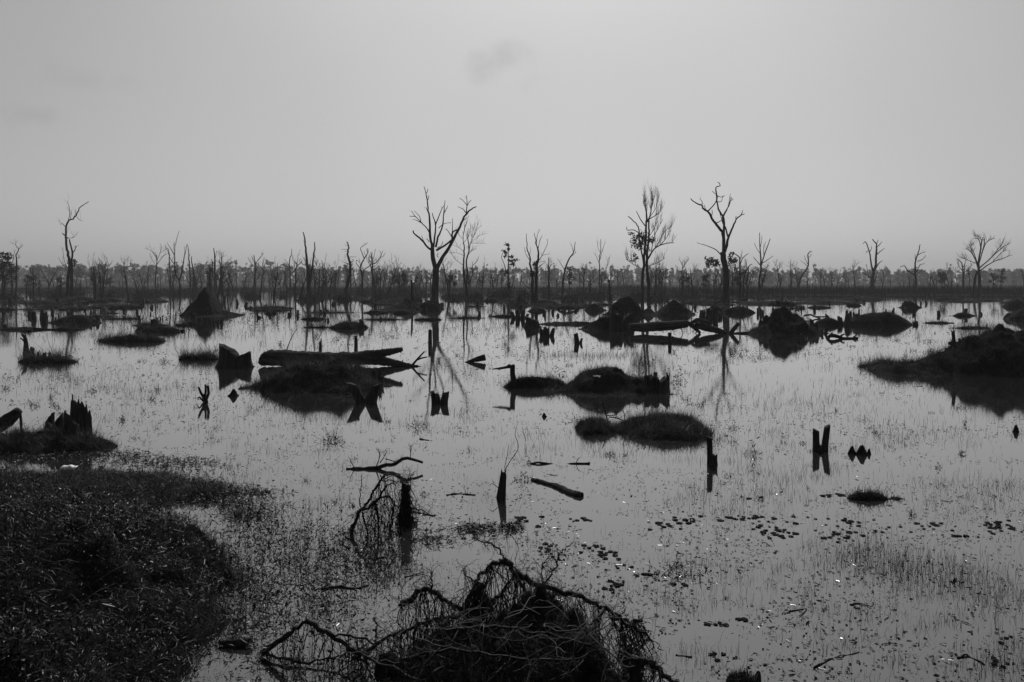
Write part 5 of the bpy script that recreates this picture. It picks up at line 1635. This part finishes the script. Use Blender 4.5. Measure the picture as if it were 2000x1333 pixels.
def shoots(blobs, h, leaf_l, leaf_w, per=4, flat=0.0):
    X = []; Y = []
    for b in blobs:
        x, y = px_blob(*b); X.append(x); Y.append(y)
    P = to_world(np.concatenate(X), np.concatenate(Y)); n = len(P)
    P[:, 2] = -0.04
    hh = NPR.gamma(5, h / 5, n)
    up = rand_dirs(n, 1.6, 0.45)
    out = [blades_np(P, up, hh + 0.04, np.full(n, 0.0045), 0.2)]
    for k in range(per):
        t = NPR.uniform(0.45, 1.0, n)
        q = P + up * ((hh + 0.04) * t)[:, None]
        dr = NPR.normal(0, 1, (n, 3)); dr[:, 2] = np.abs(dr[:, 2]) * (0.8 - flat) + 0.1
        out.append(leaves_np(q, dr, NPR.normal(0, 0.6, (n, 3)) + np.array([0, 0, 1.0]), NPR.gamma(7, leaf_l / 7, n), NPR.gamma(7, leaf_w / 7, n)))
    return join_np(out)


v, f = shoots([(560, 1085, 190, 95, 620), (660, 1075, 150, 70, 330), (500, 1020, 90, 55, 260), (480, 1150, 70, 90, 170), (700, 1120, 130, 60, 160), (590, 1180, 150, 60, 200),
               (560, 1310, 120, 30, 80), (480, 1230, 60, 60, 120), (640, 1200, 100, 40, 70)], 0.10, 0.055, 0.012, 3)
tag(link('water_shoots', mesh_np('water_shoots', v, f, M_LEAF)), 'leafy shoots standing in the shallow water right of the bank', 'water plants', kind='stuff')
v, f = shoots([(330, 906, 110, 14, 260), (400, 960, 90, 22, 420), (500, 962, 60, 6, 90), (450, 985, 90, 12, 150), (300, 938, 110, 20, 340), (360, 975, 80, 14, 110), (210, 892, 110, 14, 200), (60, 892, 110, 14, 140), (330, 1015, 50, 14, 60),
               (940, 1034, 70, 9, 130), (1000, 1030, 20, 12, 60), (860, 1055, 60, 14, 60), (480, 1005, 60, 14, 120), (1330, 1115, 60, 25, 40), (690, 1330, 120, 30, 60)], 0.045, 0.05, 0.012, 6, 0.4)
tag(link('creeping_weed', mesh_np('creeping_weed', v, f, M_LEAF)), 'creeping leafy weed mats spreading over the water from the bank', 'weed', kind='stuff')

# thin grass stalks scattered over the whole marsh
n = 300000
x = NPR.uniform(-260, 2260, n); y = HOR + 45 + (NPR.uniform(0, 1, n) ** 0.85) * 800
dn = fbm(x / 150.0, y / 34.0, 51, 4)
dn2 = fbm(x / 45.0, y / 12.0, 57, 3)
want = np.clip((dn - 0.44) * 4.2, 0.025, 1) * np.clip((dn2 - 0.34) * 2.8, 0.04, 1)
want *= np.where(y > 980, 0.55, 1.0)
want *= np.where((y > 1180) & (x < 1250), 0.25, 1.0)
k = NPR.uniform(0, 1, n) < want * 0.62
x, y = x[k], y[k]
# the denser dark patch of young stalks at lower right, and others
bx = []; by = []
for (cx, cy, rx, ry, m_) in ((1760, 1110, 170, 42, 1500), (1680, 1080, 110, 30, 600), (1880, 1140, 110, 40, 700), (1950, 1180, 80, 40, 260), (1900, 960, 160, 60, 500), (1430, 1010, 60, 60, 220), (1560, 930, 120, 40, 260), (1380, 960, 60, 60, 180),
                             (560, 800, 260, 40, 700), (1500, 790, 260, 40, 800), (300, 760, 200, 14, 500), (1150, 695, 120, 8, 700), (1750, 840, 200, 50, 500), (150, 625, 260, 26, 2600), (500, 615, 260, 22, 2400), (900, 606, 260, 16, 1800), (250, 600, 300, 8, 1500), (1250, 620, 200, 24, 1200), (1600, 600, 200, 12, 700), (300, 655, 220, 12, 900), (1000, 640, 300, 16, 1200)):
    bx.append(NPR.normal(cx, rx * 0.5, m_)); by.append(NPR.normal(cy, ry * 0.5, m_))
x = np.concatenate([x] + bx); y = np.concatenate([y] + by)
y = np.maximum(y, HOR + 42)
P = to_world(x, y); n = len(P)
inside = (bank.z(P[:, 0], P[:, 1]) > -0.02) | (spit.z(P[:, 0], P[:, 1]) > -0.02)
P = P[~inside]; n = len(P)
P[:, 2] = -0.03
dd = P[:, 1]
L = NPR.gamma(4, 0.075 / 4, n) * np.clip(0.75 + dd / 35.0, 0.8, 5.0) + 0.03
W = np.clip(0.00026 * dd, 0.003, 0.02) * NPR.uniform(0.6, 1.6, n)
v, f = blades_np(P, rand_dirs(n, 2.4, 0.5), L, W, 0.5)
tag(link('marsh_grass', mesh_np('marsh_grass', v, f, M_REED)), 'thin dark grass stalks scattered across the open water', 'grass', kind='stuff')

# tiny flat flecks of leaf litter on the surface (they carry the glints)
n = 9000
x = NPR.normal(1250, 560, n); y = 900 + NPR.gamma(2.2, 150, n)
k = fbm(x / 120.0, y / 60.0, 81) > 0.40
P = to_world(x[k], y[k]); n = len(P)
P[:, 2] = 0.004
dr = NPR.normal(0, 1, (n, 3)); dr[:, 2] = NPR.normal(0, 0.10, n)
nr = NPR.normal(0, 0.16, (n, 3)) + np.array([0, 0, 1.0])
v, f = leaves_np(P, dr, nr, NPR.gamma(3, 0.012, n) + 0.01, NPR.gamma(3, 0.004, n) + 0.004, 0.3)
me = mesh_np('leaf_litter', v, f, M_PAD)
me.materials.append(M_FLECK)
me.polygons.foreach_set('material_index', np.tile((np.arange(n) % 8 < 1).astype(np.int32), 2))
tag(link('leaf_litter', me), 'tiny flecks of leaf litter floating on the near water', 'litter', kind='stuff')

# floating leaves one can pick apart
me_pads = []
for k in range(5):
    rnd = random.Random(900 + k); mb = MB(); nn = 12
    rim = []
    for i in range(nn):
        a = 0.35 + (2 * math.pi - 0.7) * i / (nn - 1); r = 1 + rnd.uniform(-0.14, 0.14)
        rim.append((math.cos(a) * r, math.sin(a) * r * 0.8, rnd.uniform(0.0, 0.22)))
    mb.v = [Vector((0.1, 0, 0.16))] + [Vector(q) for q in rim] + [Vector((0.1, 0, 0.02))] + [Vector((q[0], q[1], q[2] - 0.10)) for q in rim]
    for i in range(1, nn): mb.f += [(0, i, i + 1), (nn + 1, nn + 2 + i, nn + 1 + i), (i, nn + 1 + i, nn + 2 + i, i + 1)]
    me = bpy.data.meshes.new('floating_leaf'); me.from_pydata([tuple(q) for q in mb.v], [], mb.f); me.materials.append(M_PAD); me.update()
    me_pads.append(me)
rnd = random.Random(31)
lab_f = 'small dark floating leaf on the open water in the right foreground'
PADS = []
for (cx, cy, rx, ry, m_) in ((1520, 1040, 34, 14, 26), (1800, 1028, 46, 10, 14), (1955, 1030, 30, 12, 26), (1440, 1012, 60, 6, 16), (1340, 1024, 60, 18, 12), (1640, 1045, 70, 12, 26), (1600, 1020, 90, 10, 16), (1870, 1045, 30, 8, 8), (1290, 1025, 20, 6, 6),
                             (1185, 1083, 18, 8, 12), (1075, 1075, 20, 12, 12), (1165, 1070, 16, 6, 6), (1220, 1112, 30, 8, 4), (1270, 1122, 18, 5, 7), (1200, 1145, 16, 9, 12), (1640, 969, 40, 4, 8), (1460, 972, 30, 4, 4),
                             (1400, 1220, 14, 6, 6), (1452, 1210, 12, 4, 5), (1960, 1248, 10, 6, 4), (1310, 1142, 20, 6, 4), (1140, 1072, 20, 10, 4), (1950, 1298, 24, 6, 4), (1395, 1280, 30, 8, 5), (935, 1045, 26, 8, 4), (1130, 1016, 20, 4, 8), (1030, 1018, 40, 10, 8)):
    for i in range(m_):
        x = rnd.gauss(cx, rx * 0.6); y = max(940, rnd.gauss(cy, ry * 0.6)); d = dist(y); s = d / F_PX
        o = link('floating_leaf', me_pads[rnd.randrange(5)], None, ((x - 1000) * s, d, 0.006))
        r = rnd.uniform(3.0, 7.0) * s
        o.scale = (r, r * 1.1, r * 0.6); o.rotation_euler = (rnd.uniform(-0.12, 0.12), rnd.uniform(-0.12, 0.12), rnd.uniform(0, 6.28))
        tag(o, lab_f, 'leaf', 'floating leaves on the near water')

# loose sticks lying on the near water
for (lb, pts, w) in (
    ('half sunken rotten log in the middle foreground', [(1134, 970), (1120, 966), (1103, 959), (1085, 951), (1062, 944), (1040, 938)], 19),
    ('curved dark stick floating left of the brush pile', [(628, 1152), (660, 1147), (690, 1150), (720, 1144)], 9),
    ('thin straight stick floating left of the brush pile peak', [(790, 1128), (830, 1120)], 3),
    ('thin forked stick lying on the water at lower right', [(1540, 1195), (1576, 1190), (1560, 1205)], 3),
    ('long thin stick on the water at lower right', [(1660, 1182), (1680, 1180), (1702, 1188)], 3),
    ('bent stick near the bottom edge at right', [(1590, 1305), (1630, 1285), (1678, 1275)], 3.5),
    ('short stick near the bottom edge right of the brush pile', [(1320, 1280), (1350, 1284)], 4),
    ('dark curled twig heap stick at the bottom right', [(1870, 1286), (1890, 1282), (1925, 1300)], 5),
    ('floating splinter in open water left of the root snag', [(872, 968), (895, 965), (928, 968)], 3.5),
    ('small dark splinter near the pair of stubby stumps', [(820, 858), (838, 861)], 4),
    ('thin stick standing at the foot of the hanging root tangle', [(806, 1000), (845, 1008), (850, 1006)], 3),
    ('slanting stick in the water below the hanging root tangle', [(735, 1092), (760, 1088), (785, 1080)], 4),
):
    d = dist(max(p[1] for p in pts)); mb = MB(); s = d / F_PX
    P = [Vector(to_world(np.array([float(p[0])]), np.array([float(p[1])]))[0]) + Vector((0, 0, 0.004)) for p in pts]
    base = P[0].copy()
    Q = wobble(spline([q - base for q in P], 4), 0.008, rnd)
    mb.tube(Q, [w * 0.5 * s * (1 - 0.5 * i / len(Q)) for i in range(len(Q))], 6, 0.1)
    big = w > 12
    o = mb.build('fallen_log' if big else 'floating_stick', M_STUMP if big else M_ROOT, None, True, base)
    tag(o, lb, 'log' if big else 'stick')

# white scrap of litter on the spit
mb = MB()
for i in range(9):
    a = (i / 8 - 0.5) * 1.0
    for j in range(3): mb.v.append(Vector((a * 0.26, (j - 1) * 0.05, 0.03 * math.cos(a * 2.5) + 0.015 * (j == 1) + 0.01 * math.sin(i * 1.7))))
for i in range(8):
    for j in range(2): mb.f.append((i * 3 + j, i * 3 + j + 1, (i + 1) * 3 + j + 1, (i + 1) * 3 + j))
q = on_water(135, 928); o = mb.build('litter', M_LITTER, None, True, q + Vector((0, 0, 0.10)))
o.rotation_euler = (0.5, 0, 0)
mod = o.modifiers.new('thickness', 'SOLIDIFY'); mod.thickness = 0.008
tag(o, 'small white scrap of litter on the grassy spit', 'litter')


# --- root tangles
def at(x, y, d):
    return Vector(((x - 1000) * d / F_PX, d, CAM_H - (y - HOR) * d / F_PX))


def hang(mb, ridge, n, r, rnd, spread=0.12, reach=1.0, floor=-0.03):
    """strands that hang from a ridge down to the water, with knots and loops"""
    L = len(ridge)
    for k in range(n):
        i = rnd.randrange(L - 1); p = ridge[i].lerp(ridge[i + 1], rnd.random())
        z1 = floor if rnd.random() < reach else p.z * rnd.uniform(0.2, 0.8)
        q = Vector((p.x + rnd.gauss(0, spread), p.y + rnd.gauss(0, spread), z1))
        m1 = p.lerp(q, 0.35) + Vector((rnd.gauss(0, spread * 0.5), rnd.gauss(0, spread * 0.5), 0)); m2 = p.lerp(q, 0.7) + Vector((rnd.gauss(0, spread * 0.4), rnd.gauss(0, spread * 0.4), 0))
        P = spline([p, m1, m2, q], 2); rr = r * rnd.uniform(0.35, 1.3)
        mb.tube(P, [rr * rnd.uniform(0.6, 1.2) for _ in P], 3)


def tangle(name, label, cat, d, base_px, ridges, nh, hr, spread, dry, dry_r, box, seed, core=None):
    rnd = random.Random(seed)
    o = at(base_px[0], base_px[1], d); o.z = 0
    root = thing(name, label, cat, o)
    hm = MB()
    for (w, pts) in ridges:
        P = []
        for q in pts:
            P.append(at(q[0], q[1], q[2] if len(q) > 2 else d) - o)
        P = wobble(spline(P, 6), 0.016, rnd)
        s = d / F_PX
        mb = MB(); L = len(P)
        R = [w * 0.5 * s * (1 - 0.55 * i / L) * rnd.uniform(0.85, 1.15) for i in range(L)]
        mb.tube(P, R, 7, 0.12); mb.build('branch', M_ROOT, root)
        ln = sum((P[i + 1] - P[i]).length for i in range(L - 1))
        if w >= 5: hang(hm, P, int(nh * ln), hr, rnd, spread, 0.6)
        for k in range(int(nh * ln * 0.45)):
            i = rnd.randrange(L); grow_twig(hm, P[i], Vector((rnd.uniform(-1, 1), rnd.uniform(-1, 1), rnd.uniform(-0.2, 1.0))), rnd.uniform(0.06, 0.24), hr * 0.7, 1, rnd, 3, -0.1, 2, 0.7)
    if hm.v: hm.build('hanging_roots', M_ROOT, root, kind='stuff')
    if dry:
        dm = MB(); x0, y0, x1, y1, dn, df = box
        for k in range(dry):
            dk = rnd.uniform(dn, df)
            p = at(rnd.uniform(x0, x1), rnd.uniform(y0, y1), dk) - o
            if p.z < 0.03: p.z = 0.03 + rnd.random() * 0.1
            cur = Vector((rnd.uniform(-1, 1), rnd.uniform(-0.4, 0.4), rnd.uniform(-0.8, 0.6))).normalized(); pts = [p]
            for i in range(6):
                cur = (cur + rdir(rnd) * 0.45).normalized(); pts.append(pts[-1] + cur * rnd.uniform(0.03, 0.10))
            for q in pts: q.z = max(q.z, 0.01)
            P = spline(pts, 2); dm.tube(P, [dry_r * rnd.uniform(0.5, 1.2)] * len(P), 4)
        dm.build('dry_vines', M_DRY, root, kind='stuff')
    if core:
        fl = Field([(a - o.x, b - o.y, h, rx, ry, k) for (a, b, h, rx, ry, k) in core], 0.04, seed, 0.2, 6.0)
        fl.build('light_block_core', M_SOIL, root)  # dark core added inside the heap to block light between the roots
        p = fl.sample(16000, 0.0); m_ = len(p)
        v, f = blades_np(p, rand_dirs(m_, 0.5, 1.0), NPR.gamma(2, 0.04, m_), NPR.uniform(0.002, 0.006, m_), 1.2)
        tag(link('root_hair', mesh_np('root_hair', v, f, M_ROOT), root), kind='stuff')
    return root


tangle('brush_pile', 'big tangled heap of dead roots and vines at the bottom centre', 'brush', 6.9, (1000, 1280), [
    (13, [(985, 1098, 7.0), (1020, 1125, 7.0), (1075, 1150, 6.95), (1130, 1163, 6.9), (1180, 1188, 6.85), (1222, 1214, 6.8), (1252, 1212, 6.8)]),
    (10, [(985, 1098, 7.0), (955, 1108, 7.0), (930, 1140, 6.95), (908, 1185, 6.9)]),
    (4, [(992, 1102, 7.0), (972, 1072, 7.0), (950, 1058, 7.02), (925, 1057, 7.05)]),
    (12, [(785, 1185, 6.9), (815, 1158, 6.9), (842, 1152, 6.9), (870, 1172, 6.9), (905, 1192, 6.9), (950, 1185, 6.95), (990, 1150, 7.0)]),
    (4, [(842, 1152, 6.9), (844, 1130, 6.9), (843, 1118, 6.9)]),
    (5, [(905, 1185, 6.9), (930, 1150, 6.9), (945, 1140, 6.9), (905, 1126, 6.92)]),
    (8, [(690, 1290, 6.6), (760, 1245, 6.7), (830, 1215, 6.8), (900, 1205, 6.85)]),
    (8, [(1180, 1190, 6.7), (1150, 1240, 6.5), (1170, 1300, 6.3), (1190, 1340, 6.2)]),
    (6, [(860, 1230, 6.4), (950, 1225, 6.4), (1040, 1235, 6.4), (1120, 1250, 6.35), (1180, 1275, 6.3)]),
    (6, [(780, 1290, 6.2), (880, 1270, 6.2), (1000, 1285, 6.1), (1120, 1290, 6.1)]),
    (8, [(1000, 1110, 7.0), (1040, 1180, 6.8), (1060, 1240, 6.6), (1050, 1300, 6.4)]),
    (8, [(930, 1140, 6.95), (960, 1200, 6.8), (940, 1260, 6.5), (960, 1320, 6.3)]),
    (4, [(1050, 1155, 6.95), (1085, 1110, 6.95), (1095, 1085, 6.95), (1110, 1070, 6.95)]),
    (3, [(1062, 1150, 6.95), (1060, 1110, 6.95), (1068, 1090, 6.95)]),
    (7, [(1190, 1200, 6.8), (1240, 1225, 6.7), (1275, 1250, 6.7)]),
], 105, 0.0045, 0.10, 150, 0.0022, (780, 1180, 1220, 1330, 6.1, 6.6), 5,
    core=[(0.05, 6.5, 0.28, 0.8, 0.6, 'dome'), (-0.5, 6.6, 0.26, 0.5, 0.4, 'dome'), (0.52, 6.6, 0.38, 0.36, 0.4, 'dome'), (0.15, 6.85, 0.42, 0.4, 0.3, 'dome')])
tangle('dead_branch', 'bent fallen branch hung with strands left of the brush pile', 'branch', 6.7, (600, 1290), [
    (13, [(512, 1276, 6.85), (555, 1245, 6.8), (598, 1214, 6.75)]),
    (12, [(596, 1212, 6.75), (640, 1236, 6.7), (690, 1270, 6.65), (720, 1280, 6.6)]),
    (6, [(512, 1278, 6.85), (580, 1292, 6.7), (650, 1285, 6.7), (715, 1262, 6.7)]),
    (6, [(640, 1240, 6.7), (690, 1242, 6.7), (740, 1262, 6.7)]),
    (4, [(738, 1248, 6.7), (734, 1225, 6.7), (731, 1208, 6.7)]),
    (6, [(700, 1275, 6.6), (780, 1310, 6.3), (830, 1330, 6.2)]),
], 60, 0.0038, 0.045, 10, 0.003, (560, 1250, 800, 1320, 6.3, 6.7), 6)
tangle('root_tangle', 'arching tangle of hanging roots standing in the left foreground water', 'roots', 10.3, (740, 1040), [
    (7, [(686, 1045, 10.2), (700, 1005, 10.2), (715, 985, 10.25), (730, 960, 10.3), (745, 935, 10.3), (760, 926, 10.3)]),
    (6, [(708, 998, 10.25), (735, 980, 10.3), (752, 955, 10.3), (770, 940, 10.35)]),
    (5, [(722, 988, 10.3), (745, 972, 10.3), (762, 972, 10.3), (772, 990, 10.3)]),
    (5, [(735, 985, 10.3), (738, 1030, 10.25), (736, 1075, 10.2)]),
    (5, [(768, 990, 10.3), (765, 1030, 10.25), (762, 1080, 10.2)]),
    (4, [(708, 1000, 10.2), (718, 1050, 10.0), (722, 1085, 9.6)]),
    (2.5, [(706, 998, 10.2), (703, 965, 10.2), (708, 925, 10.2)]),
    (2.5, [(745, 938, 10.3), (770, 940, 10.3), (775, 948, 10.3)]),
], 42, 0.004, 0.09, 0, 0, None, 7)
tangle('snag', 'dark pointed snag draped in hanging roots beside the arching root tangle', 'snag', 10.6, (792, 1022), [
    (8, [(789, 946, 10.6), (786, 985, 10.6), (780, 1025, 10.6)]),
    (8, [(798, 948, 10.6), (798, 985, 10.6), (804, 1025, 10.6)]),
    (10, [(792, 950, 10.6), (792, 985, 10.65), (793, 1028, 10.7)]),
    (3, [(780, 930, 10.6), (788, 945, 10.6), (804, 936, 10.6)]),
    (3, [(804, 992, 10.6), (815, 995, 10.6), (828, 998, 10.55), (845, 1008, 10.5)]),
], 150, 0.006, 0.06, 0, 0, None, 8)
tangle('snag', 'small bank stump with trailing roots at the bottom edge right of the brush pile', 'snag', 6.35, (1260, 1330), [
    (30, [(1236, 1345, 6.3), (1240, 1300, 6.3), (1238, 1284, 6.3)]),
    (14, [(1240, 1285, 6.3), (1275, 1300, 6.3), (1310, 1330, 6.25), (1340, 1345, 6.2)]),
], 90, 0.005, 0.05, 0, 0, None, 9)
stump('short black peg at the bottom edge in the lower right', 1481, 1345, 12, 1312, 'jagged', (0, 0), 0.2)
mound('dark weed lump at the bottom edge beside the short black peg', 1418, 1476, 1340, 1318, 'dome', 0.6, [], (900, 0.03))
stump('rounded black stub on the right edge of the near bank', 449, 1136, 18, 1112, 'jagged', (-2, 0), 0.2)
trace('fallen_log', 'short dark log lying at the water edge of the near bank', 'log', (0, 0), 1, (465, 1262), [
    ([8, 16, 19, 12], 8, [(428, 1256), (450, 1256), (472, 1255), (492, 1250)])], m=M_STUMP, n=9, names=['trunk'], seed=84, wob=0.01)

# specks of weed over the whole marsh
n = 60000
x = NPR.uniform(-200, 2200, n); y = HOR + 60 + NPR.uniform(0, 1, n) ** 1.1 * 760
k = (fbm(x / 190.0, y / 30.0, 91) > 0.47) & (fbm(x / 26.0, y / 7.0, 95) > 0.45)
P = to_world(x[k], y[k]); P = P[(bank.z(P[:, 0], P[:, 1]) < -0.02) & (spit.z(P[:, 0], P[:, 1]) < -0.02)]
n = len(P); P[:, 2] = 0.002
dr = NPR.normal(0, 1, (n, 3)); dr[:, 2] = np.abs(NPR.normal(0, 0.35, n))
v, f = leaves_np(P, dr, NPR.normal(0, 1, (n, 3)), (NPR.gamma(2, 0.9, n) + 1.2) * P[:, 1] / F_PX * 1.5, (NPR.uniform(0.5, 1.3, n)) * P[:, 1] / F_PX, 0.3)
tag(link('weed_specks', mesh_np('weed_specks', v, f, M_PAD)), 'fine dark weed specks strewn over the open water', 'weed', kind='stuff')
